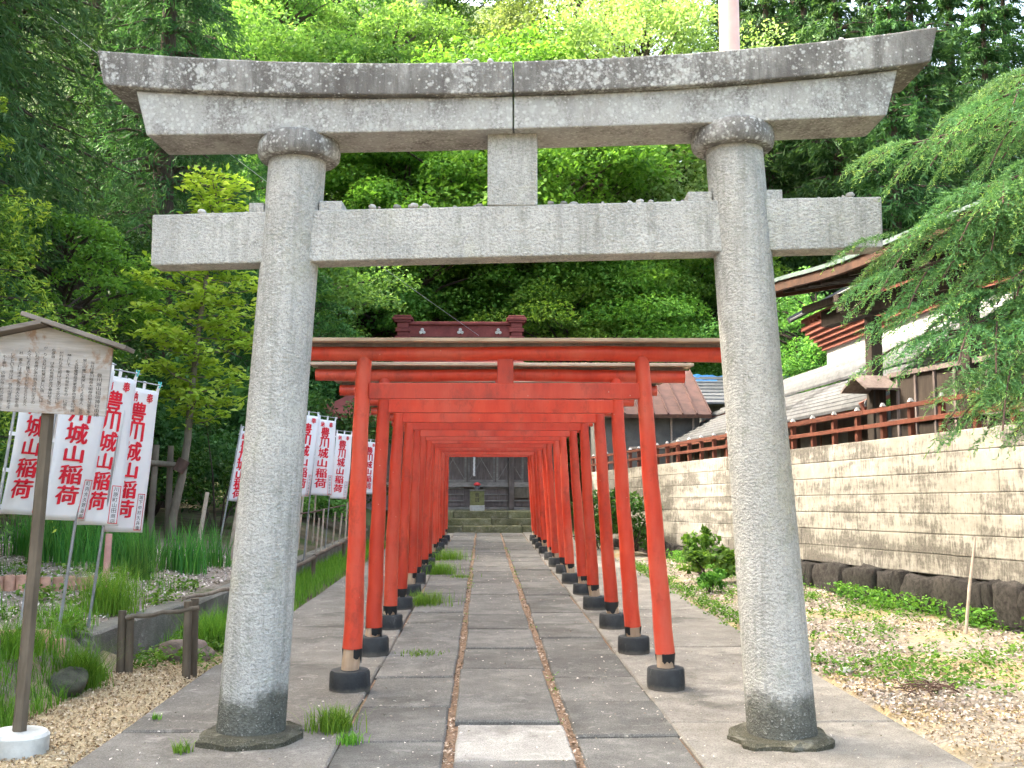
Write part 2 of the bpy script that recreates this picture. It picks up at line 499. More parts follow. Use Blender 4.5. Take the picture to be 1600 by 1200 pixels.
dark_wood = m_wood('dark_hall_wood', (0.022, 0.016, 0.012), (0.055, 0.042, 0.033))
shrine_wood = m_wood('old_shrine_wood', (0.11, 0.085, 0.078), (0.24, 0.195, 0.18))
shrine_trim = m_wood('worn_shrine_trim', (0.18, 0.16, 0.145), (0.38, 0.34, 0.31), stretch=(0.2, 1, 1))
cloth_mat = None
def m_cloth():
    t = NT('white_banner_cloth')
    co = t.coords((1, 1, 1))
    f = t.noise(co, 3, 4, 0.6)
    c = t.ramp(f, [(0.3, (0.82, 0.82, 0.84)), (0.7, (0.89, 0.89, 0.90))])
    p = t.n('BsdfPrincipled', None, {'Base Color': c, 'Roughness': 0.9, 'Specular IOR Level': 0.1,
            'Normal': t.bump(t.noise(co, 9, 3, 0.5), 0.25, 0.02)})
    tr = t.n('BsdfTranslucent', None, {'Color': c})
    mx = t.n('MixShader', None, {0: 0.25, 1: p.outputs[0], 2: tr.outputs[0]})
    t.t.links.new(mx.outputs[0], t.out.inputs['Surface'])
    return t.m
cloth_mat = m_cloth()
red_ink = simple('red_print', (0.62, 0.012, 0.03), 0.85, 0.12, 9, 0.05, 0.002)
black_ink = simple('black_ink', (0.035, 0.03, 0.03), 0.9, 0.5, 25, 0.05, 0.002)
faded_ink = simple('faded_ink', (0.055, 0.045, 0.04), 0.9, 0.6, 9, 0.05, 0.002)
steel = simple('grey_steel_pole', (0.30, 0.31, 0.33), 0.4, 0.25, 14, 0.1, 0.003, metal=0.4, spec=0.5)
terracotta = simple('terracotta', (0.42, 0.24, 0.17), 0.85, 0.35, 9, 0.5, 0.006)
pink_stake = simple('pink_plastic_stake', (0.55, 0.29, 0.26), 0.6, 0.2, 10, 0.2, 0.004)
pale_stake = simple('pale_bamboo_stake', (0.46, 0.37, 0.30), 0.7, 0.3, 12, 0.2, 0.004)
tile_grey = simple('grey_roof_tile', (0.098, 0.102, 0.110), 0.6, 0.4, 5, 0.3, 0.006, spec=0.4)
tile_dark = simple('dark_roof_tile', (0.06, 0.062, 0.068), 0.45, 0.4, 6, 0.3, 0.006, spec=0.5)
tile_red = simple('red_brown_tile', (0.23, 0.075, 0.052), 0.65, 0.5, 10, 0.5, 0.008)
plaster = simple('white_plaster', (0.46, 0.46, 0.46), 0.85, 0.08, 3, 0.15, 0.004)
grey_wall = simple('grey_mortar_wall', (0.12, 0.118, 0.112), 0.9, 0.3, 3, 0.3, 0.005)
copper = simple('verdigris_copper', (0.115, 0.155, 0.145), 0.6, 0.35, 5, 0.2, 0.005)
rust = simple('rusty_fascia', (0.062, 0.027, 0.015), 0.8, 0.6, 6, 0.4, 0.006)
metal_roof = m_metal_roof()
shed_roof = simple('shed_roof_paint', (0.058, 0.026, 0.022), 0.75, 0.4, 3, 0.2, 0.01)
joint_chip = leaf_mat('joint_chip', (0.09, 0.06, 0.04), (0.22, 0.15, 0.11), (0.48, 0.38, 0.33), 0.0, 0.9)
tarp = simple('blue_tarp', (0.035, 0.19, 0.52), 0.5, 0.25, 9, 0.6, 0.02)
rope_mat = simple('white_rope', (0.62, 0.60, 0.58), 0.9, 0.25, 30, 0.8, 0.01)
red_cloth = simple('red_ornament', (0.48, 0.03, 0.035), 0.7, 0.2, 10, 0.2, 0.004)
moss_stone = m_slab('mossy_step_stone', (0.075, 0.080, 0.030), (0.17, 0.165, 0.09), (0.33, 0.31, 0.23))
box_mat = simple('olive_box_face', (0.13, 0.135, 0.055), 0.8, 0.3, 8, 0.3, 0.005)
pink_pole = simple('pale_pink_pole', (0.66, 0.42, 0.37), 0.55, 0.1, 4, 0.1, 0.003)
pebble_mat = simple('pebble', (0.36, 0.35, 0.33), 0.85, 0.4, 14, 0.4, 0.004, rand=0.5)
bark = simple('tree_bark', (0.060, 0.046, 0.034), 0.95, 0.5, 6, 1.0, 0.03, stretch=(4, 4, 0.6))
bark_pale = simple('pale_smooth_bark', (0.17, 0.14, 0.105), 0.9, 0.35, 6, 0.5, 0.01, stretch=(2, 2, 0.8))
twig_mat = simple('dry_twig', (0.085, 0.050, 0.038), 0.9, 0.4, 10, 0.3, 0.003)
petal_mat = leaf_mat('fallen_petal', (0.18, 0.14, 0.115), (0.42, 0.355, 0.325), (0.66, 0.60, 0.57), 0.1, 0.8)
chip_mat = leaf_mat('wood_chip', (0.22, 0.15, 0.08), (0.48, 0.37, 0.22), (0.70, 0.60, 0.45), 0.0, 0.9)
grass_mat = leaf_mat('grass_blade', (0.05, 0.13, 0.015), (0.11, 0.25, 0.028), (0.21, 0.37, 0.055), 0.35)
iris_mat = leaf_mat('iris_blade', (0.030, 0.115, 0.030), (0.080, 0.225, 0.045), (0.16, 0.34, 0.07), 0.35)
weed_mat = leaf_mat('weed_leaf', (0.045, 0.115, 0.022), (0.105, 0.235, 0.038), (0.21, 0.37, 0.065), 0.35)
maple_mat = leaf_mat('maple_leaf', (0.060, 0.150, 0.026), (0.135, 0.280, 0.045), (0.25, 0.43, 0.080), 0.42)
pale_mat = leaf_mat('pale_spring_leaf', (0.13, 0.21, 0.06), (0.24, 0.335, 0.115), (0.36, 0.45, 0.20), 0.4)
mid_mat = leaf_mat('midgreen_leaf', (0.065, 0.150, 0.036), (0.145, 0.280, 0.070), (0.29, 0.45, 0.13), 0.4)
dark_leaf = leaf_mat('evergreen_and_shade_leaf', (0.024, 0.062, 0.020), (0.052, 0.125, 0.036), (0.11, 0.22, 0.06), 0.3)
cedar_mat = leaf_mat('cedar_needle', (0.024, 0.062, 0.026), (0.050, 0.115, 0.042), (0.10, 0.185, 0.06), 0.3, 0.6)
near_cedar_mat = leaf_mat('near_cedar_needle', (0.060, 0.150, 0.062), (0.140, 0.285, 0.112), (0.32, 0.46, 0.13), 0.35, 0.55)
tip_mat = leaf_mat('yew_needle', (0.022, 0.070, 0.018), (0.09, 0.20, 0.028), (0.38, 0.50, 0.065), 0.3)
young_mat = leaf_mat('young_tree_leaf', (0.20, 0.36, 0.04), (0.36, 0.55, 0.07), (0.54, 0.70, 0.15), 0.42)
bush_mat = leaf_mat('glossy_bush_leaf', (0.018, 0.055, 0.012), (0.045, 0.12, 0.02), (0.13, 0.25, 0.04), 0.2, 0.35)

# ------------------------------------------------------------------ terrain
def sst(a, b, v):
    t = min(1.0, max(0.0, (v - a) / (b - a)))
    return t * t * (3 - 2 * t)

WALL_O = (5.54, 10.5); WALL_D = (-0.164, 0.9865)
def wall_x(y): return WALL_O[0] + (y - WALL_O[1]) * WALL_D[0] / WALL_D[1]

def hgt(x, y):
    h = -0.05
    if x < -2.3:
        if y < 8.3:
            step = 0.34 * sst(-2.95, -3.35, x)
        else:
            step = 0.31 * sst(-3.05, -3.12, x)
        h = -0.05 + 0.05 * sst(-2.3, -2.45, x) + step
        h += 0.075 * max(0.0, -3.2 - x) * sst(2, 9, y) + 0.018 * max(0.0, min(y, 24) - 8) * sst(-3.1, -4.2, x)
        h += 0.42 * max(0.0, -8.6 - x)
    if x > 2.65:
        h = -0.05 + 0.06 * sst(2.65, 2.8, x)
        wx = wall_x(y)
        h += 0.02 * sst(wx - 1.6, wx - 0.1, x)
        if y < 29:
            h += 0.85 * sst(wx + 0.18, wx + 0.4, x)
        h += 0.10 * max(0.0, min(x, 40) - 16)
    hb = 0.60 * max(0.0, y - 41) * (1 - 0.40 * sst(8, 26, x))
    hb += 0.30 * max(0.0, min(y, 41) - 26) * sst(-5.5, -11, x)
    h = h + hb
    if x < -3.3 or y > 33 or x > wall_x(y) + 1:
        h += 0.25 * (mnoise.noise(Vector((x * 0.25, y * 0.25, 3.1)))) * sst(9, 30, max(abs(x), y - 8))
    h += 0.012 * mnoise.noise(Vector((x * 1.7, y * 1.7, 0.5)))
    return h

def axis(segs):
    out = []
    for a, b, st in segs:
        n = max(1, round((b - a) / st))
        out += [a + (b - a) * i / n for i in range(n)]
    out.append(segs[-1][1])
    return out
gx = axis([(-160, -60, 12), (-60, -20, 3), (-20, -8, 0.9), (-8, -3.6, 0.4), (-3.6, -2.2, 0.07), (-2.2, 2.6, 0.6), (2.6, 3.0, 0.08), (3.0, 6.6, 0.2), (6.6, 20, 1.2), (20, 60, 4), (60, 160, 12)])
gy = axis([(-60, -8, 6), (-8, 4, 1.2), (4, 26, 0.33), (26, 48, 1.0), (48, 90, 3), (90, 220, 12)])
gv = [(x, y, hgt(x, y)) for y in gy for x in gx]
nx = len(gx)
gf = [(j * nx + i, j * nx + i + 1, (j + 1) * nx + i + 1, (j + 1) * nx + i) for j in range(len(gy) - 1) for i in range(nx - 1)]
gm = bpy.data.meshes.new('ground')
gm.from_pydata(gv, [], gf)
gm.polygons.foreach_set('use_smooth', [True] * len(gf))
ground = link('ground', gm, ground_mat)
tag(ground, 'earth ground with leaf litter and wooded slope rising behind', kind='structure')

# ------------------------------------------------------------------ paved path
pm = MB()
pm.box(-2.26, 2.70, 2.2, 31.3, -0.10, -0.022)
path = pm.build('path', joint_mat)
tag(path, 'stone paved path leading through the red gates to the hall', kind='structure')

def slab(x0, x1, y0, y1, mat, name='paving_stone', dz=0.010, rr=None):
    rr = rr or random
    b = MB()
    j = lambda s: rr.uniform(-s, s)
    cx, cy = (x0 + x1) / 2, (y0 + y1) / 2
    xs = [(x0 - cx + j(.008), y0 - cy + j(.008)), (x1 - cx + j(.008), y0 - cy + j(.008)), (x1 - cx + j(.008), y1 - cy + j(.008)), (x0 - cx + j(.008), y1 - cy + j(.008))]
    # worn outline: extra points along each edge, slightly uneven
    ring = []
    for i in range(4):
        a = xs[i]; c = xs[(i + 1) % 4]
        for k in range(4):
            t = k / 4
            ring.append((a[0] + (c[0] - a[0]) * t + (j(.005) if k else 0), a[1] + (c[1] - a[1]) * t + (j(.005) if k else 0)))
    top = j(dz)
    tx, ty = j(.010), j(.008)
    n = len(ring)
    bot = [(p[0], p[1], -0.05) for p in ring]
    mid = [(p[0], p[1], top - 0.012 + tx * p[0] + ty * p[1]) for p in ring]
    up = [(p[0] * (1 - 0.012 / max(0.1, abs(x1 - x0) / 2)), p[1] * (1 - 0.012 / max(0.1, abs(y1 - y0) / 2)), top + tx * p[0] + ty * p[1]) for p in ring]
    b.loft([bot, mid, up])
    return b.build(name, mat, path, loc=(cx, cy, 0))

rs = random.Random(5)
G = 0.011
def column(x0, x1, ys, mat, jx=0.0, special=None):
    for a, c in zip(ys[:-1], ys[1:]):
        m = mat
        if special and abs(a - special) < 0.05: m = slab_light
        slab(x0 + rs.uniform(-jx, jx), x1 + rs.uniform(-jx, jx), a + G, c - G, m, rr=rs)
cy_ = [2.6, 3.7, 4.75, 5.88, 6.78, 8.7, 9.75, 10.95]
while cy_[-1] < 30.4: cy_.append(cy_[-1] + rs.choice([0.95, 1.05, 1.2, 1.6]))
cy_.append(31.3)
ly_ = [2.6, 3.5, 4.4, 5.3, 6.32, 7.3, 8.35]
while ly_[-1] < 30.4: ly_.append(ly_[-1] + rs.uniform(0.9, 1.12))
ly_.append(31.3)
ry_ = [2.6, 3.6, 4.5, 5.4, 6.42, 7.42, 8.3]
while ry_[-1] < 30.4: ry_.append(ry_[-1] + rs.uniform(0.92, 1.12))
ry_.append(31.3)
column(-0.165, 0.515, cy_, slab_dark, 0.012, 5.88)
column(-0.845, -0.22, ly_, slab_dark, 0.01)
column(0.575, 1.205, ry_, slab_dark, 0.01)
column(-2.25, -0.857, [2.4, 4.0, 6.6, 8.9, 11.1, 14, 17, 20, 23, 26, 29, 31.3], apron_mat)
column(1.217, 2.69, [2.4, 4.2, 6.75, 9.75, 12.6, 15.5, 18.5, 21.5, 24.5, 27.5, 31.3], apron_mat)

# ------------------------------------------------------------------ stone torii
foot_mat = m_slab('dirty_foot_stone', (0.035, 0.034, 0.022), (0.085, 0.080, 0.055), (0.21, 0.20, 0.165))
TILT = 0.021
torii = thing('stone_torii_gate', 'large grey granite torii gate with lichen-blotched top beam in front', 'torii gate', (0.203, 6.375, 0), (0, 0, R(-2.67)))
def tz(u): return TILT * u
for s in (-1, 1):
    top_z = 3.70 + tz(1.39 * s)
    rings = []
    n = 40
    for i in range(31):
        z = top_z * i / 30
        t = i / 30
        cx = s * (1.612 - 0.222 * t)
        r = 0.208 - 0.022 * min(1, t * 1.7) - 0.006 * t
        ring = []
        for k in range(n):
            a = 2 * math.pi * k / n
            q = r * (1 + 0.012 * mnoise.noise(Vector((math.cos(a) * 1.5 + s * 9, math.sin(a) * 1.5, z * 1.3))))
            ring.append((cx + q * math.cos(a), q * math.sin(a), z))
        rings.append(ring)
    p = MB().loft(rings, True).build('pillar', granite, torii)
    cb = 3.615 + tz(1.385 * s)
    prof = [(0.18, cb - 0.005), (0.238, cb), (0.256, cb + 0.02), (0.262, cb + 0.06), (0.260, cb + 0.10), (0.250, cb + 0.135), (0.22, cb + 0.155), (0.10, cb + 0.16)]
    MB().lathe(prof, 40, (s * 1.385, 0)).build('collar', lichen, p)
    # rough foot stone flush with the paving
    ring0 = []; ring1 = []; ring2 = []
    rr = random.Random(3 + s)
    for k in range(28):
        a = 2 * math.pi * k / 28
        q = 0.31 + 0.06 * mnoise.noise(Vector((math.cos(a) * 2.2, math.sin(a) * 2.2, s * 5))) + rr.uniform(-.012, .012)
        ring0.append((s * 1.60 + q * math.cos(a), -0.02 + q * math.sin(a), -0.04))
        ring1.append((s * 1.60 + q * math.cos(a), -0.02 + q * math.sin(a), 0.025 + rr.uniform(-.008, .012)))
        q -= 0.035
        ring2.append((s * 1.60 + q * math.cos(a), -0.02 + q * math.sin(a), 0.045 + rr.uniform(-.012, .012)))
    MB().loft([ring0, ring1, ring2], False).build('foot_stone', foot_mat, torii)

def beam_half(u0, u1, zb, zt, front, topin, name, mat, slant0=0.0, slant1=0.0, ridge=0.0, n=22, seed=0):
    rings = []
    for i in range(n + 1):
        t = i / n
        u = u0 + (u1 - u0) * t
        b = zb(u) + tz(u); p = zt(u) + tz(u)
        w = 0.006 * mnoise.noise(Vector((u * 5, seed, 0)))
        sb = slant0 * (1 - t) * 0 + 0
        ub = u + (slant0 if i == 0 else 0) + (slant1 if i == n else 0)
        f = front
        ring = [(ub, -f, b), (ub, f, b), (u, f + topin, p + w), (u, 0, p + ridge + w), (u, -f - topin, p + w)]
        rings.append(ring)
    return MB().loft(rings).build(name, mat, torii, bevel=0.010)
ksb = lambda u: 3.940 + 0.125 * (abs(u) / 2.6) ** 2.2
kst = lambda u: 4.135 + 0.145 * (abs(u) / 2.6) ** 2.2
smb = lambda u: 3.728 + 0.022 * (u / 2.3) ** 2
beam_half(-2.605, -0.012, ksb, kst, 0.255, 0.012, 'cap_beam', lichen, slant0=0.045, ridge=0.05, seed=1)
beam_half(-0.004, 2.605, ksb, kst, 0.255, 0.012, 'cap_beam', lichen, slant1=-0.045, ridge=0.05, seed=2)
beam_half(-2.375, -0.012, smb, lambda u: ksb(u) - 0.002, 0.200, 0.004, 'lower_beam', lichen_pale, slant0=0.075, seed=3)
beam_half(-0.004, 2.375, smb, lambda u: ksb(u) - 0.002, 0.200, 0.004, 'lower_beam', lichen_pale, slant1=-0.075, seed=4)
nb = lambda u: 2.945
nt_ = lambda u: 3.272
for a, c in ((-2.285, -1.47), (-1.40, 1.40), (1.47, 2.285)):
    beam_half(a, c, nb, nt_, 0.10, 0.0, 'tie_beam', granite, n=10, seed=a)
b = MB(); b.box(-0.172, 0.142, -0.105, 0.105, 3.268, 3.735)
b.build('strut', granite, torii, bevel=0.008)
for u0, u1 in ((-1.68, -1.585), (-1.235, -1.09), (1.085, 1.235), (1.575, 1.675)):
    zz = 3.273 + tz((u0 + u1) / 2)
    b = MB(); b.box(u0, u1, -0.08, 0.08, zz, zz + 0.062)
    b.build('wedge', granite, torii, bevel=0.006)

# pebbles tossed up for luck, lying on the beams
import bmesh
def pebble_mesh(seed):
    bm = bmesh.new()
    bmesh.ops.create_icosphere(bm, subdivisions=2, radius=1)
    for v in bm.verts:
        v.co *= 1 + 0.28 * mnoise.noise(v.co * 1.3 + Vector((seed * 7, 0, 0)))
        v.co.z *= 0.62
    me = bpy.data.meshes.new('pebble')
    bm.to_mesh(me); bm.free()
    me.polygons.foreach_set('use_smooth', [True] * len(me.polygons))
    me.materials.append(pebble_mat)
    return me
pebs = [pebble_mesh(i) for i in range(4)]
def at_torii(u, v, z):
    a = R(-2.67)
    return (0.203 + u * math.cos(a) - v * math.sin(a), 6.375 + u * math.sin(a) + v * math.cos(a), z)
rp = random.Random(21)
spots = []
for lo, hi, k in ((-1.05, -0.22, 15), (0.20, 1.06, 14), (1.70, 2.12, 6), (-2.0, -1.70, 3)):
    for i in range(k):
        u = lo + (hi - lo) * rp.random()
        spots.append((u, rp.uniform(-.085, -.02), 3.275 + tz(u), .008 + .024 * rp.random() ** 1.8, 'tie'))
for u in (-0.34, -0.29, -0.24, -0.15, 0.62, 2.02):
    spots.append((u, -0.235, kst(u) + tz(u) + 0.003, rp.uniform(.016, .030), 'cap'))
for i, (u, v, z, r, w) in enumerate(spots):
    o = link('pebble', pebs[i % 4], loc=at_torii(u, v, z + r * 0.5), rot=(0, 0, rp.uniform(0, 6)))
    o.scale = (r, r * rp.uniform(.7, 1), r)
    if w == 'tie': tag(o, 'small grey pebble lying on the tie beam of the stone torii', 'pebble', 'pebbles on the tie beam')
    else: tag(o, 'small pebble lying on the top beam of the stone torii', 'pebble', 'pebbles on the top beam')

# ------------------------------------------------------------------ red gates
GX0, GX1 = -0.985, 1.385
def make_gate(seed, label):
    rr = random.Random(seed)
    root = thing('red_torii_gate', label, 'torii gate', (0, 0, 0), group='row of red gates over the path')
    xt0, xt1 = -0.893, 1.248
    zt = 2.50
    for xb, xt in ((GX0, xt0), (GX1, xt1)):
        # octagonal-round footing
        fr_ = rr.uniform(.140, .152)
        prof = [(fr_, -0.03), (fr_ + .002, 0.05), (fr_ - .001, 0.135), (fr_ - .010, 0.152), (0.03, 0.155)]
        MB().lathe(prof, 11, (xb, 0)).build('footing', footing_mat, root)
        cut = 0.26 + rr.uniform(-.03, .05)
        pts = []; rad = []
        for i in range(13):
            t = i / 12
            z = cut + (zt - cut) * t
            tt = z / zt
            pts.append((xb + (xt - xb) * tt + rr.uniform(-.004, .004) + 0.012 * math.sin(tt * 3.1 + seed), rr.uniform(-.004, .004), z))
            rad.append(0.076 - 0.020 * tt + rr.uniform(-.001, .001))
        pts.append((pts[-1][0], 0, zt + 0.012)); rad.append(0.04)
        cb = MB().tube(pts, rad, 18).build('column', red, root)
        x0 = pts[0][0]
        pp = [(xb, 0, 0.150), (x0, 0, cut - 0.002)]
        MB().tube(pp, [0.066, 0.068], 18).build('bare_foot', bare_wood, cb)
        # ragged black paint over part of the foot
        a0 = rr.uniform(0, 6.28)
        v = []; f = []
        m = 20
        for k in range(m):
            a = a0 + 4.9 * k / (m - 1)
            for z, r_ in ((cut + 0.004, 0.0772), (cut - 0.05 - 0.075 * rr.random() * (1 if 3 < k < m - 3 else 0.3), 0.0695)):
                v.append((x0 + r_ * math.cos(a), r_ * math.sin(a), z))
        for k in range(m - 1): f.append((2 * k, 2 * k + 2, 2 * k + 3, 2 * k + 1))
        MB().add(v, f, True).build('paint_band', black, cb)
    # tie beam
    b = MB(); b.box(xt0 + 0.03, xt1 - 0.03, -0.036, 0.036, 2.178, 2.300)
    b.build('tie_beam', red, root, bevel=0.005)
    b = MB(); b.box(0.117, 0.241, -0.030, 0.030, 2.297, 2.50)
    b.build('strut', red, root, bevel=0.004)
    # log top beam, a little crooked
    xs = [-1.54 + 3.42 * i / 18 for i in range(19)]
    ph = rr.uniform(0, 6)
    pts = [(x, 0.006 * math.sin(x * 1.3 + ph), 2.530 + 0.006 * math.sin(x * 2.1 + ph) + rr.uniform(-.0025, .0025)) for x in xs]
    rad = [0.058 + 0.004 * math.sin(x * 0.9 + ph) + rr.uniform(-.0015, .0015) for x in xs]
    MB().tube(pts, rad, 18).build('top_beam', red, root)
    # sloping roof board
    rb = MB()
    rings = []
    for x in (-1.585, 0.2, 1.945):
        w = rr.uniform(-.003, .003)
        rings.append([(x, -0.140, 2.607 + w), (x, 0.140, 2.607 + w), (x, 0.140, 2.632 + w), (x, 0, 2.650 + w), (x, -0.140, 2.632 + w)])
    rb.loft(rings)
    rb.build('roof_board', pale_board, root, bevel=0.002)
    b = MB(); b.box(-1.52, 1.87, -0.030, 0.030, 2.578, 2.6065)
    b.build('cap_batten', shrine_wood, root)
    return root
ORD = ['nearest', 'second', 'third', 'fourth', 'fifth', 'sixth', 'seventh', 'eighth', 'ninth', 'tenth', 'eleventh', 'twelfth', 'farthest']
protos = []
for i in range(13):
    if i == 0: lab = 'nearest red torii gate in the row, just behind the stone torii'
    elif i == 12: lab = 'farthest red torii gate in the row, closest to the hall steps'
    else: lab = ORD[i] + ' red torii gate in the row over the path, counted from the camera'
    if i < 4:
        g = make_gate(i * 13 + 2, lab); protos.append(g)
    else:
        g = dup(protos[(i * 3) % 4]); g['label'] = lab
    rr = random.Random(i + 50)
    g.location = (rr.uniform(-.012, .012) - 0.006 * i * 0.3, 7.86 + 1.597 * i + rr.uniform(-.03, .03), 0)
    g.rotation_euler = (rr.uniform(-.004, .004), rr.uniform(-.004, .004), rr.uniform(-.012, .012))
    if i > 3: g.scale = (1, 1, 1 + rr.uniform(-.01, .004))

# ------------------------------------------------------------------ lettering
SIGN_TEXT = ['豊川城山稲荷神社由緒', '当社は豊川稲荷大明神の御分霊を奉じ', '城山の麓に鎮座し古くより里人の信仰', '厚く五穀豊穣商売繁盛家内安全の守護',
             '神として崇敬され毎年初午の日に祭礼', 'が行われる社殿は山腹の木立の中に建', 'ち参道には朱の鳥居が並び春は桜の花', 'が散りしき秋は紅葉が美しい境内には',
             '古い石の鳥居があり明治の頃に氏子の', '人々により建てられたと伝えられる又', '社の裏手には湧水があり旅人の喉を潤', 'したという城山は中世の山城の跡で今',
             'も土塁や堀の跡が残り町の史跡として', '大切に守られている', '昭和五十年四月吉日']
BAN = '豊川城山稲荷'
DON = ['町内大久野治郎', '本町大野吉次郎', '川原町山田商店', '城下中村久兵衛']
chars = sorted(set(''.join(SIGN_TEXT) + BAN + '奉納賽銭' + ''.join(DON)))
def glyphs(chars, bold):
    objs = []
    for c in chars:
        cu = bpy.data.curves.new('glyph', 'FONT')
        cu.body = c
        cu.align_x = 'CENTER'; cu.align_y = 'CENTER'
        cu.resolution_u = 2
        cu.offset = bold
        o = bpy.data.objects.new('glyph', cu)
        col.objects.link(o); objs.append(o)
    dg = bpy.context.evaluated_depsgraph_get()
    out = {}
    for c, o in zip(chars, objs):
        me = bpy.data.meshes.new_from_object(o.evaluated_get(dg), depsgraph=dg)
        v = np.empty(len(me.vertices) * 3, dtype=np.float32)
        me.vertices.foreach_get('co', v)
        v = v.reshape(-1, 3)
        f = [tuple(p.vertices) for p in me.polygons]
        if len(v):
            v[:, :2] -= (v[:, :2].min(0) + v[:, :2].max(0)) / 2
            s = max(0.75, float((v[:, :2].max(0) - v[:, :2].min(0)).max()))
            v /= s
        out[c] = (v, f)
        bpy.data.meshes.remove(me)
    for o in objs:
        cu = o.data
        bpy.data.objects.remove(o); bpy.data.curves.remove(cu)
    return out
GB = glyphs(sorted(set(BAN + '奉納賽銭')), 0.0)
GR = glyphs(chars, 0.0)

# ------------------------------------------------------------------ banners
def banner(loc, lean, yaw, label, W=0.42, H=1.24, plen=2.2, top=None, seed=0, don=0, peg=False, group='prayer banners beside the path'):
    """loc: foot of the pole; lean about the view axis; cloth leads away from the pole at angle yaw"""
    rr = random.Random(seed)
    root = thing('prayer_banner', label, 'banner', loc, (0, lean, 0), group)
    top = plen - 0.03 if top is None else top
    MB().tube([(0, 0, -0.15), (0, 0, plen * 0.55), (0, 0, plen)], [0.013, 0.012, 0.010], 10).build('pole', steel, root)
    ca, sa = math.cos(yaw), math.sin(yaw)
    MB().tube([(0, 0, top), (ca * (W + 0.03), sa * (W + 0.03), top)], 0.006, 8).build('crossbar', steel, root)
    ph = rr.uniform(0, 6); ph2 = rr.uniform(0, 6); amp = rr.uniform(.024, .042)
    cz = top - 0.055
    def C(a, d):
        """a across 0..W, d down 0..H -> local point"""
        out = amp * math.sin(a * 7 + d * 2.1 + ph) * (0.35 + 0.65 * d / H) + 0.012 * math.sin(a * 17 + d * 3 + ph2) * d / H
        sw = 0.05 * (d / H) ** 2 * math.sin(ph2)
        aa = a + 0.02 + sw * a / W - 0.012 * math.sin(d * 5 + ph) * a / W
        return Vector((ca * aa + sa * out, sa * aa - ca * out, cz - d))
    nrm = Vector((sa, -ca, 0))
    nu, nv = 10, 26
    v = []; f = []
    for j in range(nv + 1):
        for i in range(nu + 1):
            v.append(C(W * i / nu, H * j / nv))
    for j in range(nv):
        for i in range(nu):
            k = j * (nu + 1) + i
            f.append((k, k + 1, k + nu + 2, k + nu + 1))
    mb = MB().add(v, f, True)
    cl = mb.build('cloth', cloth_mat, root)
    so = cl.modifiers.new('thick', 'SOLIDIFY'); so.thickness = 0.0015
    # loops to crossbar and pole
    for k in range(3):
        a = W * (0.06 + 0.44 * k)
        p = C(a, 0.0)
        q = Vector((ca * (a + 0.02), sa * (a + 0.02), top + 0.012))
        MB().bar(p + Vector((0, 0, -0.01)), q, 0.034, 0.003, up=nrm).build('loop', cloth_mat, root)
    for k in range(5):
        d = H * (0.05 + 0.225 * k)
        p = C(0.0, d)
        MB().bar((-0.016 * ca, -0.016 * sa, cz - d), p + Vector((ca, sa, 0)) * 0.01, 0.003, 0.030).build('loop', cloth_mat, root)
    def text(items, name, mat, G, parent, lift):
        vv = []; ff = []
        for c, a, d, sx, sz in items:
            gv_, gf_ = G[c]
            for j, (ox, oz) in enumerate(((0, 0), (.035, .012), (-.035, -.012), (.0, .03)) if G is GB else ((0, 0),)):
                k = len(vv)
                for p in gv_:
                    vv.append(C(a + float(p[0] + ox) * sx, d - float(p[1] + oz) * sz) + nrm * (lift + .0006 * j))
                ff += [tuple(k + i for i in q) for q in gf_]
        return MB().add(vv, ff).build(name, mat, parent)
    it = [('奉', W * 0.73, 0.075, 0.085, 0.085), ('納', W * 0.24, 0.075, 0.085, 0.085)]
    y = 0.215
    for c, hh in zip(BAN, (0.185, 0.15, 0.165, 0.13, 0.15, 0.15)):
        it.append((c, W * 0.44, y, 0.205, hh)); y += 0.165 * H / 1.24
    text(it, 'lettering', red_ink, GB, cl, 0.004)
    # donor panel: red outline and small black characters
    x0, x1, d0, d1 = W * 0.77, W * 0.955, 0.73 * H, 0.985 * H
    ov = []; of = []
    for (a0, a1, e0, e1) in ((x0, x1, d0, d0 + .006), (x0, x1, d1 - .006, d1), (x0, x0 + .006, d0, d1), (x1 - .006, x1, d0, d1)):
        k = len(ov)
        ov += [C(a0, e0) + nrm * .004, C(a1, e0) + nrm * .004, C(a1, e1) + nrm * .004, C(a0, e1) + nrm * .004]
        of.append((k, k + 1, k + 2, k + 3))
    MB().add(ov, of).build('panel_outline', red_ink, cl)
    dt = DON[don % 4]
    text([(c, (x0 + x1) / 2, d0 + 0.03 + (d1 - d0 - 0.05) * i / (len(dt) - 1), 0.040, 0.036) for i, c in enumerate(dt)], 'donor_name', black_ink, GR, cl, 0.005)
    if peg:
        q = Vector((ca * (W * 0.94 + 0.02), sa * (W * 0.94 + 0.02), top))
        m = MB()
        m.bar(q + Vector((-0.004, -0.004, -0.025)), q + Vector((-0.011, -0.004, 0.032)), 0.007, 0.009)
        m.bar(q + Vector((0.004, -0.004, -0.025)), q + Vector((0.012, -0.004, 0.032)), 0.007, 0.009)
        m.build('clothes_peg', simple('cyan_peg', (0.10, 0.52, 0.55), 0.5, 0.1), root)
    return root
def gz(x, y): return hgt(x, y)
banner((-3.80, 7.95, gz(-3.80, 7.95)), R(7), R(64), 'white banner with red characters at the left frame edge, half behind the notice post', W=.44, plen=2.25, seed=1, don=1)
banner((-3.56, 8.12, gz(-3.56, 8.12)), R(7), R(56), 'white banner with red characters and black donor name just right of the notice post', W=.44, plen=2.22, seed=2, don=0)
banner((-3.38, 8.42, gz(-3.38, 8.42)), R(6.5), R(63), 'white banner with red characters beside the notice board, topped by a cyan peg', W=.42, plen=2.2, seed=3, don=2, peg=True)
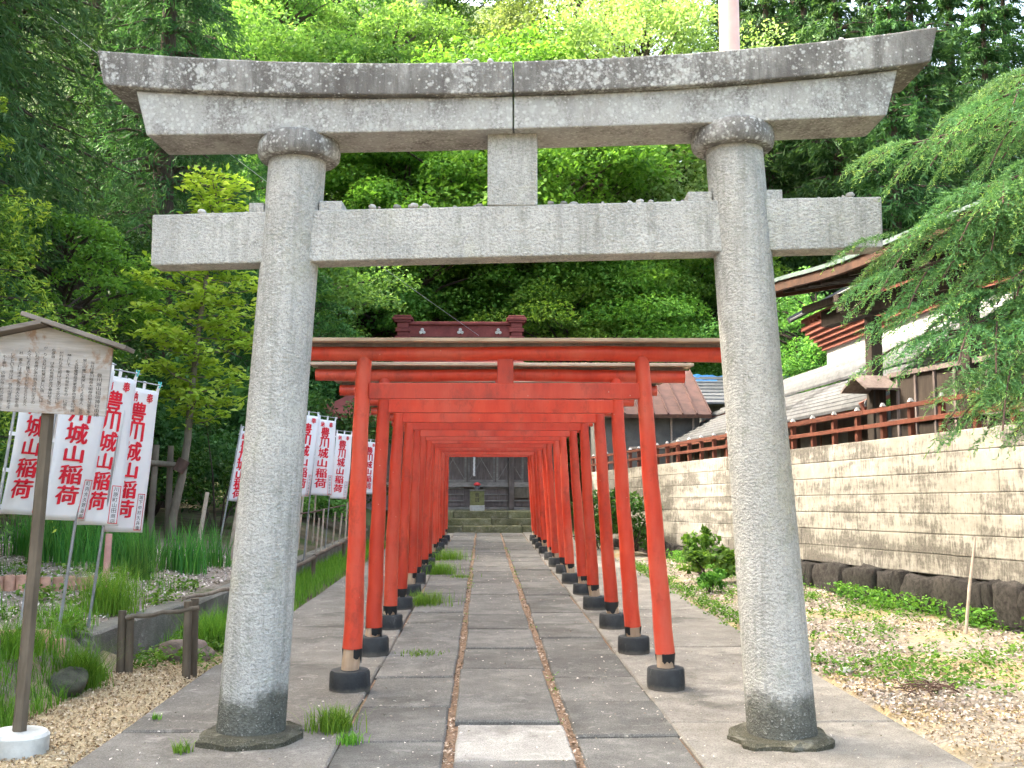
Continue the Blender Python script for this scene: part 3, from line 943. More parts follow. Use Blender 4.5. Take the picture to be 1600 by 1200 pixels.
banner((-3.26, 8.72, gz(-3.26, 8.72)), R(6.5), R(66), 'rightmost white banner of the near cluster left of the stone pillar', W=.42, plen=2.14, seed=4, don=3, peg=True)
banner((-3.72, 14.6, gz(-3.72, 14.6)), R(9), R(62), 'white banner leaning behind the left stone pillar, only its pole edge showing', W=.36, H=1.0, plen=1.96, seed=5, don=1)
banner((-3.02, 15.6, gz(-3.02, 15.6)), R(4.5), R(50), 'white banner with red characters directly right of the left stone pillar', W=.42, plen=2.66, seed=6, don=0, group='prayer banners farther along the path')
banner((-2.90, 16.8, gz(-2.90, 16.8)), R(4.5), R(52), 'white banner with red characters, middle of the three by the first red column', W=.42, plen=2.66, seed=7, don=1, group='prayer banners farther along the path')
banner((-2.98, 19.6, gz(-2.98, 19.6)), R(4), R(50), 'white banner with red characters touching the left edge of the first red column', W=.44, plen=2.55, seed=8, don=2, group='prayer banners farther along the path')
banner((-2.96, 24.4, gz(-2.96, 24.4)), R(3), R(48), 'distant white banner seen between the first and second red columns', W=.44, plen=2.58, seed=9, don=3, group='prayer banners farther along the path')

# ------------------------------------------------------------------ notice board
sign = thing('notice_board', 'weathered wooden notice board with small gabled roof on a post', 'notice board', (-2.68, 6.12, 0), (0, R(2.6), R(4)))
b = MB(); b.tube([(0.02, 0, 0.10), (0.02, 0, 2.42)], [0.040, 0.036], 6)
b.build('post', pole_wood, sign)
# board: pentagon under the gable
yb0, yb1 = -0.062, -0.040
hw = 0.365
prof = [(-hw, 1.95), (hw, 1.95), (hw + 0.012, 2.355), (0, 2.460), (-hw - 0.012, 2.355)]
b = MB(); b.loft([[(x, yb0, z) for x, z in prof], [(x, yb1, z) for x, z in prof]])
board = b.build('board', sign_face, sign, bevel=0.002)
def plank(a, c, w, th): 
    m = MB(); a = Vector(a); c = Vector(c); m.bar(a, c, w, th, up=(0, 0, 1)); return m
plank((-0.130, -0.055, 2.522), (0.475, -0.055, 2.352), 0.20, 0.026).build('roof_plank', roofplank, sign, bevel=0.003)
plank((-0.475, -0.055, 2.352), (-0.015, -0.055, 2.478), 0.20, 0.026).build('roof_plank', roofplank, sign, bevel=0.003)
vv = []; ff = []
cols = len(SIGN_TEXT)
for i, line in enumerate(SIGN_TEXT):
    x = 0.315 - i * 0.0455
    ztop = 2.335 - (0.04 if i in (0, 14) else 0.0) - 0.10 * abs(x) / hw + (0.0 if i else -0.02)
    step = 0.0195 if i else 0.026
    sz = 0.0175 if i else 0.023
    for k, c in enumerate(line):
        if random.random() < 0.06: continue          # flaked away
        gv_, gf_ = GR[c]
        q = len(vv)
        for p in gv_: vv.append((x + float(p[0]) * sz * 1.3, yb0 - 0.0012, ztop - k * step + float(p[1]) * sz))
        ff += [tuple(q + j for j in t) for t in gf_]
MB().add(vv, ff).build('lettering', faded_ink, board)
prof = [(0.155, -0.05), (0.165, 0.0), (0.165, 0.105), (0.150, 0.122), (0.02, 0.125)]
MB().lathe(prof, 32, (0.02, 0)).build('concrete_base', light_concrete, sign)

# ------------------------------------------------------------------ left border: low walls, rails, edging
lw = thing('retaining_wall', 'low mossy concrete retaining wall left of the path', 'wall', (0, 0, 0))
def wallseg(pts, w, z0, z1, name, mat, parent, seed=0):
    rings = []
    for i, (x, y) in enumerate(pts):
        a = pts[max(0, i - 1)]; c = pts[min(len(pts) - 1, i + 1)]
        d = Vector((c[0] - a[0], c[1] - a[1], 0)).normalized()
        p = Vector((-d.y, d.x, 0))
        j = 0.012 * mnoise.noise(Vector((x * 3, y * 3, seed)))
        zz = z1 + j
        rings.append([(x + p.x * w, y + p.y * w, z0), (x, y, z0), (x, y, zz - .02), (x + p.x * .02, y + p.y * .02, zz), (x + p.x * (w - .02), y + p.y * (w - .02), zz), (x + p.x * w, y + p.y * w, zz - .02)])
    return MB().loft(rings).build(name, mat, parent)
pts = [(-3.10 + 0.16 * i / 12, 8.38 + 2.2 * i / 12) for i in range(13)]
wallseg(pts, 0.22, -0.1, 0.345, 'wall_block', concrete, lw)
pts = [(-2.935 + 0.05 * i / 30, 10.60 + 14.0 * i / 30) for i in range(31)]
wallseg(pts, 0.20, -0.1, 0.30, 'wall_block', concrete, lw, 3)
def low_rail(label, posts, rails, mat=pole_wood, rmat=grey_wood, r=0.035):
    t = thing('low_railing', label, 'railing', (posts[0][0], posts[0][1], 0), group='low post rails left of the path')
    ox, oy = posts[0][0], posts[0][1]
    for x, y, h in posts:
        z = hgt(x, y)
        m = MB(); m.tube([(x - ox, y - oy, z - 0.1), (x - ox, y - oy, z + h * .5), (x - ox, y - oy, z + h)], [r, r * .98, r * .95], 10)
        m.build('post', mat, t)
    for a, c, rad in rails:
        n = 8
        p = [Vector(a) + (Vector(c) - Vector(a)) * i / n + Vector((0, 0, 0.008 * math.sin(i * 1.9))) for i in range(n + 1)]
        m = MB(); m.tube([(q.x - ox, q.y - oy, q.z) for q in p], rad, 8, jit=0.06)
        m.build('rail', rmat, t)
    return t
low_rail('short dark rail on two posts beside the concrete block wall', [(-2.88, 8.62, .46), (-2.38, 8.50, .60), (-2.94, 8.60, .50)], [((-2.90, 8.58, .44), (-2.28, 8.46, .53), .018)])
low_rail('second short rail running behind the left stone pillar', [(-2.36, 8.62, .62), (-2.30, 9.9, .56)], [((-2.44, 8.58, .595), (-2.22, 10.1, .56), .018)])
low_rail('long rough log rail along the grass edge behind the stone pillar', [(-2.60, 12.6, .36), (-2.64, 16.3, .36), (-2.66, 20.0, .36), (-2.66, 23.5, .36)],
         [((-2.58, 12.0, .37), (-2.63, 16.4, .36), .034), ((-2.63, 16.3, .385), (-2.66, 20.1, .40), .034), ((-2.66, 20.0, .42), (-2.68, 24.0, .43), .034)])
t = thing('edge_post', 'lone dark wooden post at the left frame edge by the weeds', 'post', (-3.06, 6.62, 0))
MB().tube([(0, 0, -0.1), (0, 0, .3), (.004, 0, .56)], [.045, .044, .042], 10).build('shaft', pole_wood, t)
MB().tube([(.004, 0, .56), (.004, 0, .585)], [.042, .03], 10).build('cap', black, t)

def rock(name, label, loc, size, mat, seed, group=None, cat='rock'):
    bm = bmesh.new()
    bmesh.ops.create_icosphere(bm, subdivisions=4, radius=1)
    for v in bm.verts:
        n1 = mnoise.noise(v.co * 1.1 + Vector((seed * 3.3, 0, 0))); n2 = mnoise.noise(v.co * 3.5 + Vector((0, seed, 0)))
        v.co *= 1 + 0.30 * n1 + 0.08 * n2
        v.co = Vector((v.co.x * size[0], v.co.y * size[1], v.co.z * size[2]))
    me = bpy.data.meshes.new(name); bm.to_mesh(me); bm.free()
    me.polygons.foreach_set('use_smooth', [True] * len(me.polygons))
    o = link(name, me, mat, loc=loc)
    return tag(o, label, cat, group)
mossy_rock = simple('mossy_rock', (0.085, 0.088, 0.062), 0.95, 0.6, 7, 1.0, 0.02)
brown_rock = simple('brown_rock', (0.17, 0.13, 0.105), 0.9, 0.4, 5, 0.8, 0.02)
rock('boulder', 'flat brown boulder in the grass beside the short rail', (-2.60, 9.25, 0.06), (.24, .17, .12), brown_rock, 2)
rock('boulder', 'pale mossy edging rock near the end of the concrete wall', (-3.02, 7.75, 0.07), (.14, .22, .11), mossy_rock, 8)

# terracotta log edging, two runs
def edging(label, a, c, n, h=0.13, zoff=0.0):
    e = thing('log_edging', label, 'edging', (a[0], a[1], 0), group='terracotta garden edging')
    me = MB().lathe([(.050, -.08), (.052, h - .02), (.046, h - .004), (.01, h)], 12).mesh('edging_log')
    me.materials.append(terracotta)
    for i in range(n):
        x = a[0] + (c[0] - a[0]) * i / (n - 1); y = a[1] + (c[1] - a[1]) * i / (n - 1) + 0.03 * math.sin(i * .8)
        o = link('edging_log', me, parent=e, loc=(x - a[0], y - a[1], hgt(x, y) + zoff + random.uniform(-.008, .008)))
        o.scale = (1, 1, random.uniform(.92, 1.06))
edging('row of terracotta log edging below the near banners', (-5.75, 9.6), (-4.05, 10.9), 20, .15)
edging('short half-buried row of terracotta edging in weeds behind the notice post', (-3.75, 7.55), (-3.22, 8.05), 8, .10)

def stake(label, loc, h, r, mat, lean=0.0, name='garden_stake', group=None):
    o = MB().tube([(0, 0, -.15), (0, 0, h * .5), (0, 0, h)], [r, r, r * .95], 10).build(name, mat)
    o.location = (loc[0], loc[1], hgt(*loc)); o.rotation_euler = (0, lean, 0)
    return tag(o, label, 'stake', group)
stake('thick pink stake at the end of the terracotta edging', (-3.86, 10.75), .62, .036, pink_stake, R(2))
stake('pale pink stake left of the two banner poles by the stone pillar', (-3.92, 14.3), .95, .03, pale_stake, R(8), group='pale stakes')
stake('pale pink stake touching the left edge of the stone pillar', (-3.55, 14.6), .98, .03, pale_stake, R(8), group='pale stakes')
for i, (x, y, h) in enumerate(((-3.06, 16.2, .9), (-2.98, 17.4, 1.0), (-2.97, 18.4, .9), (-2.96, 19.0, 1.05), (-2.96, 20.4, .95), (-2.95, 21.2, .9), (-2.95, 22.2, 1.1), (-3.3, 17.0, 1.1), (-3.3, 18.6, 1.15), (-3.3, 20.2, 1.1))):
    stake('thin pale stake below the distant banners behind the log rail', (x, y), h, .018, pale_stake, R(3 + (i % 3)), group='thin stakes below the distant banners')
tag(MB().tube([(-3.10, 15.6, 1.02), (-3.05, 18.5, 1.0), (-3.0, 22.5, 1.03)], [.014, .015, .013], 8).build('cross_pole', twig_mat), 'thin brown cross pole tied along the pale stakes below distant banners', 'pole')

# tree support by the young tree
ts = thing('tree_support', 'grey wooden two-post support tied to the young tree', 'tree support', (-5.30, 17.0, hgt(-5.30, 17.0)), (0, R(2.5), 0))
MB().tube([(-.12, 0, -.2), (-.12, 0, 1.52)], [.058, .052], 12).build('post', grey_wood, ts)
MB().tube([(.10, .25, -.2), (.04, .25, 1.52)], [.054, .050], 12).build('post', grey_wood, ts)
MB().tube([(-.18, -.06, 1.22), (.38, .10, 1.20)], [.05, .046], 12).build('crossbar', grey_wood, ts)
MB().tube([(.24, .06, 1.10), (.33, .08, 1.30)], [.10, .10], 12).build('binding', twig_mat, ts)

# ------------------------------------------------------------------ right: plank wall with stone base and timber rail
ang = math.atan2(WALL_D[1], WALL_D[0])
gw = thing('plank_wall', 'stained tan concrete plank wall on dark stones along the right', 'wall', (WALL_O[0], WALL_O[1], 0), (0, R(1.266), ang))
rw = random.Random(9)
rows = 7; zb, ztp = 0.50, 2.15
rh = (ztp - zb) / rows
for r in range(rows):
    x = -3.4 + (0.9 if r % 2 else 0.0)
    while x < 16.6:
        L = 3.64
        x1 = min(x + L, 16.8)
        b = MB()
        # each plank tilts out a little at its foot and overlaps the one below
        y0 = 0.0
        z0 = zb + r * rh; z1 = z0 + rh
        o_ = rw.uniform(-.003, .003)
        prof = [(-.06, z0), (.010 + o_, z0), (.014 + o_, z0 + .010), (.012 + o_, z1 - .016), (.006 + o_, z1 - .005), (-.06, z1 - .005)]
        b.loft([[(x + .003, p[0], p[1]) for p in prof], [(x1 - .003, p[0], p[1]) for p in prof]])
        b.build('plank', plank_mat, gw)
        x = x1
b = MB(); b.box(-3.4, 16.8, -.14, -.062, -.4, ztp - .01)
b.build('backing', concrete, gw)
x = -3.4
bs_meshes = []
for k in range(6):
    bm = bmesh.new()
    bmesh.ops.create_cube(bm, size=1)
    bmesh.ops.subdivide_edges(bm, edges=bm.edges[:], cuts=4, use_grid_fill=True)
    for v in bm.verts:
        c = v.co * 2
        q = Vector((c.x * math.sqrt(max(0, 1 - c.y * c.y / 3 - c.z * c.z / 4)), c.y * math.sqrt(max(0, 1 - c.x * c.x / 3 - c.z * c.z / 4)), c.z * math.sqrt(max(0, 1 - c.x * c.x / 4 - c.y * c.y / 4))))
        v.co = (c * 0.55 + q * 0.45) * 0.5 + Vector((0, 0, 0))
        v.co *= 1 + 0.17 * mnoise.noise(v.co * 2.6 + Vector((k * 5.1, 0, 0))) + 0.14 * mnoise.noise(v.co * 7 + Vector((k, 0, 0)))
    me = bpy.data.meshes.new('base_stone'); bm.to_mesh(me); bm.free()
    me.polygons.foreach_set('use_smooth', [True] * len(me.polygons))
    me.materials.append(basalt)
    bs_meshes.append(me)
while x < 16.6:
    w = rw.uniform(.18, .42)
    o = link('base_stone', rw.choice(bs_meshes), parent=gw, loc=(x + w / 2, .045 + rw.uniform(-.045, .04), .26 + .002 * x), rot=(rw.uniform(-.12, .12), rw.uniform(-.10, .10), rw.choice((0, math.pi)) + rw.uniform(-.25, .25)))
    o.scale = (w * 1.10, .28, .50 + rw.uniform(-.10, .03))
    o2 = link('base_stone', rw.choice(bs_meshes), parent=gw, loc=(x + w / 2 + .13, .06, -.12), rot=(0, 0, rw.choice((0, math.pi))))
    o2.scale = (w * 1.06, .30, .34)
    x += w
fr = thing('timber_railing', 'red-brown timber railing on top of the plank wall', 'railing', (WALL_O[0], WALL_O[1], 0), (0, R(1.266), ang))
pmesh = MB().box(-.033, .033, -.033, .033, 0, .42).mesh('post'); pmesh.materials.append(rail_mat)
cmesh = MB().loft([[(-.03, -.03, .42), (.03, -.03, .42), (.03, .03, .42), (-.03, .03, .42)], [(-.012, -.012, .465), (.012, -.012, .465), (.012, .012, .465), (-.012, .012, .465)]]).mesh('post_cap'); cmesh.materials.append(light_concrete)
k = -5
while -0.02 + .628 * k < 16.6:
    o = link('post', pmesh, parent=fr, loc=(-0.02 + .628 * k, -.03, ztp - .005), bevel=.004)
    link('post_cap', cmesh, parent=o)
    k += 1
for z in (.175, .365):
    x = -3.4
    while x < 16.6:
        x1 = min(x + 3.14, 16.75)
        b = MB(); b.box(x + .004, x1 - .004, .004, .034, ztp + z - .028, ztp + z + .028)
        b.build('rail', rail_mat, fr, bevel=.004)
        x = x1
o = MB().tube([(0, 0, 0), (.10, .05, .45), (.24, .12, .95)], [.016, .017, .012], 8).build('leaning_stick', pale_stake)
o.location = (4.86, 10.35, .02); o.rotation_euler = (0, 0, R(10))
tag(o, 'pale stick leaning on the plank wall near the right frame edge', 'stick')

# ------------------------------------------------------------------ right: hall with the curved eave behind the wall
hh = thing('wooden_hall', 'dark timber hall with curved rust-edged eave behind the plank wall', 'building', (WALL_O[0], WALL_O[1], 0), (0, 0, ang))
# local x runs along the wall (away), -y is behind the wall
S0, S1 = -6.0, 5.65
def eave_z(s): return 4.50 + 0.13 * sst(2.8, 5.7, s) ** 1.5
ns = 26
def strip(y0, y1, z0f, z1f, th, name, mat, s0=S0, s1=S1, parent=hh):
    rings = []
    for i in range(ns + 1):
        s = s0 + (s1 - s0) * i / ns
        rings.append([(s, y0, z0f(s)), (s, y1, z1f(s)), (s, y1, z1f(s) + th), (s, y0, z0f(s) + th)])
    return MB().loft(rings).build(name, mat, parent)
roof = strip(.06, -4.0, lambda s: eave_z(s) + .055, lambda s: eave_z(s) + .85, .06, 'roof', copper, s1=S1 + .02)
strip(.03, -.05, lambda s: eave_z(s) - .085, lambda s: eave_z(s) - .085, .138, 'fascia', rust)
strip(-.05, -2.2, lambda s: eave_z(s) - .05, lambda s: eave_z(s) + .36, .03, 'soffit', dark_wood)
# verge board on the far gable
rings = []
for i in range(15):
    t = i / 14
    y = .03 - 3.9 * t
    z = eave_z(S1) + .80 * t ** 1.15
    rings.append([(S1 - .02, y, z - .16), (S1 + .05, y, z - .16), (S1 + .05, y, z + .05), (S1 - .02, y, z + .05)])
MB().loft(rings).build('verge_board', rust, hh)
raf = MB().box(-.035, .035, -1.7, -.10, -.05, .05).mesh('rafter'); raf.materials.append(dark_wood)
s = S0 + .2
while s < S1 - .1:
    link('rafter', raf, parent=hh, loc=(s, 0, eave_z(s) - .10 + .02), rot=(R(-10.5), 0, 0))
    s += .40
b = MB(); b.box(S0, S1 - .75, -.66, -.46, 3.90, 4.14); b.build('wall_plate', dark_wood, hh)
b = MB(); b.box(S0, S1 - .45, -.40, -.30, 4.16, 4.26); b.build('purlin', dark_wood, hh)
for s in (-4.4, -2.6, -.6, 1.45, 3.6):
    b = MB(); b.box(s - .085, s + .085, -.64, -.47, .85, 3.86)
    b.build('post', dark_wood, hh, bevel=.006)
    b = MB()
    b.box(s - .10, s + .10, -.62, -.06, 3.92, 4.06); b.box(s - .07, s + .07, -.40, .0, 4.06, 4.16)
    b.build('bracket', dark_wood, hh)
for s0, s1 in ((-6, -4.5), (-4.3, -2.7), (-2.5, -.7), (-.5, 1.36), (1.54, 3.2)):
    b = MB(); b.box(s0, s1, -.60, -.54, .85, 3.0); b.build('wall_panel', dark_wood, hh)
    for k in range(4):
        q = s0 + (s1 - s0) * (k + .5) / 4
        b = MB(); b.box(q - .02, q + .02, -.54, -.515, .9, 3.0); b.build('batten', shrine_wood, hh)
    for z in (1.75, 2.35, 2.98):
        b = MB(); b.box(s0, s1, -.54, -.50, z - .03, z + .03); b.build('batten', shrine_wood, hh)
# small hood over the side opening
hd = MB()
for sy in (-1, 1):
    hd.bar((3.30, -.30, 2.98), (3.30 + .34 * sy + .0, -.30, 2.78), .5, .03)
hd.build('hood', shrine_wood, hh)
b = MB(); b.box(3.24, 3.34, -.50, -.40, 1.0, 2.86); b.build('hood_post', dark_wood, hh)

# ------------------------------------------------------------------ tiled house parallel to the path
def tile_slope(name, parent, x0, z0, x1, z1, y0, y1, mat, rows, bump=.045, wave=0.0):
    """slope from eave (x0,z0) up to (x1,z1), courses parallel to y, each its own lapped course"""
    for r in range(rows):
        t0 = r / rows; t1 = (r + 1) / rows + .10 / rows
        ax, az = x0 + (x1 - x0) * t0, z0 + (z1 - z0) * t0
        cx, cz = x0 + (x1 - x0) * t1, z0 + (z1 - z0) * t1
        rings = []
        for y in (y0, y1):
            rings.append([(ax, y, az - .02), (ax - .012, y, az + bump * .35), (ax + .004, y, az + bump), (cx, y, cz + .004), (cx, y, cz - .03)])
        MB().loft(rings).build(name, mat, parent)
th = thing('tiled_house', 'long grey tiled house with white plaster band and red tile ridge', 'building', (0, 0, 0))
tile_slope('tile_course', th, 5.42, 2.62, 6.98, 3.45, 14.3, 31.0, tile_grey, 8, .075)
tile_slope('tile_course', th, 6.88, 3.50, 8.95, 4.52, 14.0, 31.2, tile_grey, 10, .075)
b = MB(); b.box(5.44, 5.52, 14.3, 31.0, 2.50, 2.60); b.build('eave_board', rail_mat, th)
for y in (14.4, 31.05):
    m = MB(); m.bar((5.4, y, 2.60), (8.95, y, 4.47), .10, .14); m.build('verge', tile_red, th)
b = MB(); b.box(5.85, 5.95, 14.6, 30.7, .8, 2.60); b.build('wall', grey_wall, th)
for k in range(9):
    y = 15.2 + 1.75 * k
    b = MB(); b.box(5.80, 5.855, y, y + .9, 1.55, 2.35); wn = b.build('window', dark_wood, th)
    b = MB(); b.box(5.785, 5.80, y + .43, y + .47, 1.55, 2.35); b.build('mullion', rail_mat, wn)
b = MB(); b.box(8.95, 9.2, 13.5, 26.2, 4.3, 4.94); b.build('plaster_band', plaster, th)
for i, (dx, z) in enumerate(((.10, 4.94), (.18, 5.05), (.26, 5.16), (.34, 5.27), (.42, 5.38), (.50, 5.50), (.42, 5.61), (.50, 5.71))):
    b = MB(); b.box(8.95 - dx, 9.4, 13.5 - dx * .3, 26.2 + dx, z, z + .095); b.build('ridge_course', tile_red, th)
kk = MB().box(-.05, .05, -.05, .05, 0, .07).mesh('dentil'); kk.materials.append(tile_red)
for k in range(42):
    link('dentil', kk, parent=th, loc=(8.95 - .46, 13.7 + .3 * k, 5.63))
tile_slope('upper_tile_course', th, 8.2, 5.82, 10.6, 7.1, 13.3, 26.9, tile_dark, 10)
m = MB(); m.bar((8.2, 26.95, 5.84), (10.6, 26.95, 7.12), .18, .16); m.build('verge', tile_dark, th)
b = MB(); b.box(9.2, 10.6, 14, 26.0, 4.0, 6.4); b.build('upper_wall', plaster, th)

# red metal-roofed shed
sh = thing('metal_roofed_shed', 'grey shed with red-brown standing seam roof beyond the gates', 'building', (0, 0, 0))
def slope_y(x0, x1, y0, z0, y1, z1, th_=.04):
    return MB().loft([[(x0, y0, z0), (x0, y1, z1), (x0, y1, z1 + th_), (x0, y0, z0 + th_)], [(x1, y0, z0), (x1, y1, z1), (x1, y1, z1 + th_), (x1, y0, z0 + th_)]])
slope_y(3.25, 6.68, 29.6, 3.45, 32.6, 5.05).build('roof', shed_roof, sh)
for k in range(9):
    x = 3.3 + .42 * k
    MB().bar((x, 29.58, 3.51), (x, 32.6, 5.11), .035, .04).build('seam', shed_roof, sh)
b = MB(); b.box(3.25, 6.68, 29.56, 29.60, 3.38, 3.48); b.build('fascia', rust, sh)
b = MB(); b.box(3.45, 6.4, 30.0, 33.0, -.1, 3.6); b.build('wall', grey_wall, sh)
for x in (3.9, 4.75, 5.55, 6.2):
    MB().box(x - .025, x + .025, 29.93, 30.0, .3, 3.55).build('downpipe', pale_stake, sh)
MB().box(4.3, 5.55, 29.955, 30.0, 2.5, 2.56).build('ledge', pale_stake, sh)
# far house with tarp
fh = thing('tarped_house', 'far grey tiled house with a blue tarp along its ridge', 'building', (0, 0, 0))
for r in range(8):
    t0, t1 = r / 8, (r + 1.1) / 8
    y0, z0, y1, z1 = 34 + 2.6 * t0, 4.15 + 1.15 * t0, 34 + 2.6 * t1, 4.15 + 1.15 * t1
    MB().loft([[(7.0, y0, z0 - .02), (7.0, y1, z1 - .03), (7.0, y1, z1), (7.0, y0, z0 + .04)], [(13, y0, z0 - .02), (13, y1, z1 - .03), (13, y1, z1), (13, y0, z0 + .04)]]).build('tile_course', tile_grey, fh)
MB().bar((7.0, 33.95, 4.10), (7.0, 36.7, 5.30), .12, .16).build('verge', tile_dark, fh)
MB().box(7.5, 12.5, 34.9, 38, 0, 4.4).build('wall', grey_wall, fh)
rings = []
for i in range(25):
    x = 7.05 + 4.5 * i / 24
    w = .03 * math.sin(i * 2.1) + .02 * math.sin(i * 5.3)
    rings.append([(x, 36.1 + w, 5.10 + w * .5), (x, 36.9, 5.40 + w), (x, 37.3, 5.36), (x, 37.2, 5.30), (x, 36.2, 5.06)])
MB().loft(rings).build('tarp', tarp, fh)

# ------------------------------------------------------------------ shrine hall at the end of the path
hall = thing('shrine_hall', 'old brown wooden shrine hall with dark red roof at the path end', 'building', (0, 0, 0))
steps = thing('stone_steps', 'mossy stone steps in front of the shrine hall', 'steps', (0, 0, 0))
for k, (y, z0, z1, cuts) in enumerate(((31.35, -.05, .20, (-2.6, -.6, 1.2, 2.7)), (31.75, .20, .40, (-2.6, -1.2, .28, 1.6, 2.7)), (32.15, .40, .62, (-2.6, -.9, .8, 2.7)))):
    for a, c in zip(cuts[:-1], cuts[1:]):
        b = MB(); b.box(a + .008, c - .008, y + random.uniform(-.015, .015), 34.2, z0 + (0.003 if k else 0), z1 + random.uniform(-.008, .004))
        b.build('step_stone', moss_stone, steps, bevel=.015)
hy = 34.25
b = MB(); b.box(-4.3, 2.75, hy, hy + 4.2, .58, 3.7); b.build('wall', shrine_wood, hall)
b = MB(); b.box(-4.4, 2.85, hy - .16, hy - .001, 1.36, 1.52); b.build('sill_beam', shrine_trim, hall)
b = MB(); b.box(-4.4, 2.85, hy - .18, hy - .001, 3.02, 3.26); b.build('head_beam', shrine_wood, hall)
b = MB(); b.box(-4.4, 2.85, hy - .10, hy - .001, .60, .70); b.build('ground_beam', shrine_trim, hall)
for x in (-4.3, -2.55, .96, 2.7):
    b = MB(); b.box(x - .09, x + .09, hy - .26, hy - .08, .62, 3.7); b.build('post', shrine_wood, hall, bevel=.01)
for k, x in enumerate((-2.40, -1.45, -.50, .45)):
    w = .93
    b = MB(); b.box(x + .02, x + w - .02, hy - .03, hy - .002, 1.53, 3.0); dr = b.build('door_panel', shrine_wood, hall)
    m = MB()
    for (x0, x1, z0, z1) in ((x + .01, x + .08, 1.53, 3.01), (x + w - .08, x + w - .01, 1.53, 3.01), (x + .08, x + w - .08, 1.53, 1.60), (x + .08, x + w - .08, 2.94, 3.01)):
        b = MB(); b.box(x0, x1, hy - .055, hy - .03, z0, z1); b.build('stile', shrine_trim, dr)
    MB().bar((x + .08, hy - .042, 1.62), (x + w - .08, hy - .042, 2.92), .022, .05, up=(0, 1, 0)).build('brace', shrine_trim, dr)
    MB().bar((x + .08, hy - .046, 2.92), (x + w - .08, hy - .046, 1.62), .022, .05, up=(0, 1, 0)).build('brace', shrine_trim, dr)
for x0, x1 in ((-2.45, -.62), (.02, .86), (1.06, 2.6)):
    for z in (.72, .93, 1.14):
        b = MB(); b.box(x0, x1, hy - .05, hy - .002, z, z + .185); b.build('lower_board', shrine_wood, hall)
        b = MB(); b.box(x0, x1, hy - .085, hy - .05, z + .165, z + .205); b.build('slat', shrine_trim, hall)
b = MB(); b.box(1.06, 2.6, hy - .14, hy - .09, 1.0, 1.36); b.build('side_rail_panel', grey_wood, hall)
# hipped roof with swept eaves
cx, ew, ed = -.82, 4.55, 3.6
yc = hy + 2.1
rings = []
for t in [i / 12 for i in range(13)]:
    ww = ew + (1.75 - ew) * t
    dd = ed + (.25 - ed) * t
    z = 3.50 + 2.83 * (0.55 * t + 0.45 * t * t)
    ring = []
    for k in range(40):
        q = k / 10
        e = int(q); f_ = q - e
        cs = [(-1, -1), (1, -1), (1, 1), (-1, 1)]
        a_ = cs[e]; c_ = cs[(e + 1) % 4]
        x = a_[0] + (c_[0] - a_[0]) * f_; y = a_[1] + (c_[1] - a_[1]) * f_
        lift = .35 * (1 - t) * (abs(2 * f_ - 1) ** 3)
        ring.append((cx + ww * x, yc + dd * y, z + lift))
    rings.append(ring)
MB().loft([[(p[0], p[1], p[2] - .14) for p in rings[0]]] + rings, True).build('roof', metal_roof, hall)
for k in range(15):
    x = cx - ew + .2 + .63 * k
    b = MB(); b.bar((x, yc - ed + .05, 3.50), (x, hy, 3.75), .07, .09); b.build('rafter', dark_wood, hall)
rz = 6.30
rg = MB(); rg.box(cx - 1.95, cx + 1.95, yc - .22, yc + .22, rz, rz + .78); rdg = rg.build('ridge', metal_roof, hall)
b = MB(); b.box(cx - 2.08, cx + 2.0, yc - .30, yc + .30, rz + .78, rz + .90); b.build('ridge_cap', metal_roof, rdg, bevel=.03)
b = MB(); b.box(cx - 1.95, cx + 1.95, yc - .26, yc - .221, rz + .30, rz + .36); b.build('ridge_moulding', rust, rdg)
b = MB(); b.box(cx - 2.3, cx + 2.3, yc - .34, yc + .34, rz - .25, rz + .02); b.build('ridge_skirt', metal_roof, rdg)
for sx in (-1, 1):
    m = MB()
    for j, (w, z0, z1) in enumerate(((.30, -.2, .12), (.22, .12, .25), (.27, .25, .38), (.20, .38, .52), (.26, .52, .66), (.20, .66, .86), (.30, .86, .94), (.36, .94, 1.04), (.30, 1.04, 1.12))):
        b = MB(); b.box(cx + sx * 2.02 - w, cx + sx * 2.02 + w, yc - .24 - w * .5, yc + .24 + w * .5, rz + z0 + .002, rz + z1)
        b.build('ornament_layer', metal_roof, rdg, bevel=.02)
for k, x in enumerate((-1.33, 0.02, 1.37)):
    m = MB()
    for a in (90, 210, 330):
        c_ = (cx + x + .065 * math.cos(R(a)), rz + .55 + .065 * math.sin(R(a)))
        m.tube([(c_[0], yc - .232, c_[1]), (c_[0], yc - .25, c_[1])], [.06, .05], 12)
    m.build('emblem', light_concrete, rdg)

# offertory box, rope, ornament
ob = thing('offertory_box', 'olive upright offering box with two dark characters before the hall doors', 'offertory box', (-.165, 32.75, .62))
b = MB(); b.box(-.235, .235, -.18, .18, 0, .17); b.build('base', light_concrete, ob, bevel=.01)
b = MB(); b.box(-.225, .225, -.17, .17, .17, .62); bx = b.build('body', box_mat, ob, bevel=.01)
b = MB(); b.box(-.25, .25, -.19, .19, .62, .66); b.build('lid', concrete, ob, bevel=.008)
vv = []; ff = []
for c, z in (('賽', .50), ('銭', .34)):
    gv_, gf_ = GB[c]; k = len(vv)
    for p in gv_: vv.append((float(p[0]) * .15, -.1725, z + float(p[1]) * .14))
    ff += [tuple(k + i for i in q) for q in gf_]
MB().add(vv, ff).build('lettering', black_ink, bx)
bo = thing('red_bell', 'small red and dark round ornament on top of the offering box', 'ornament', (-.17, 32.75, 1.28))
MB().lathe([(.02, 0), (.085, .005), (.10, .05), (.085, .10), (.05, .13)], 16).build('base', tile_dark, bo)
MB().lathe([(.05, .13), (.105, .14), (.115, .17), (.08, .215), (.02, .235)], 16).build('dome', red_cloth, bo)
rp_ = MB()
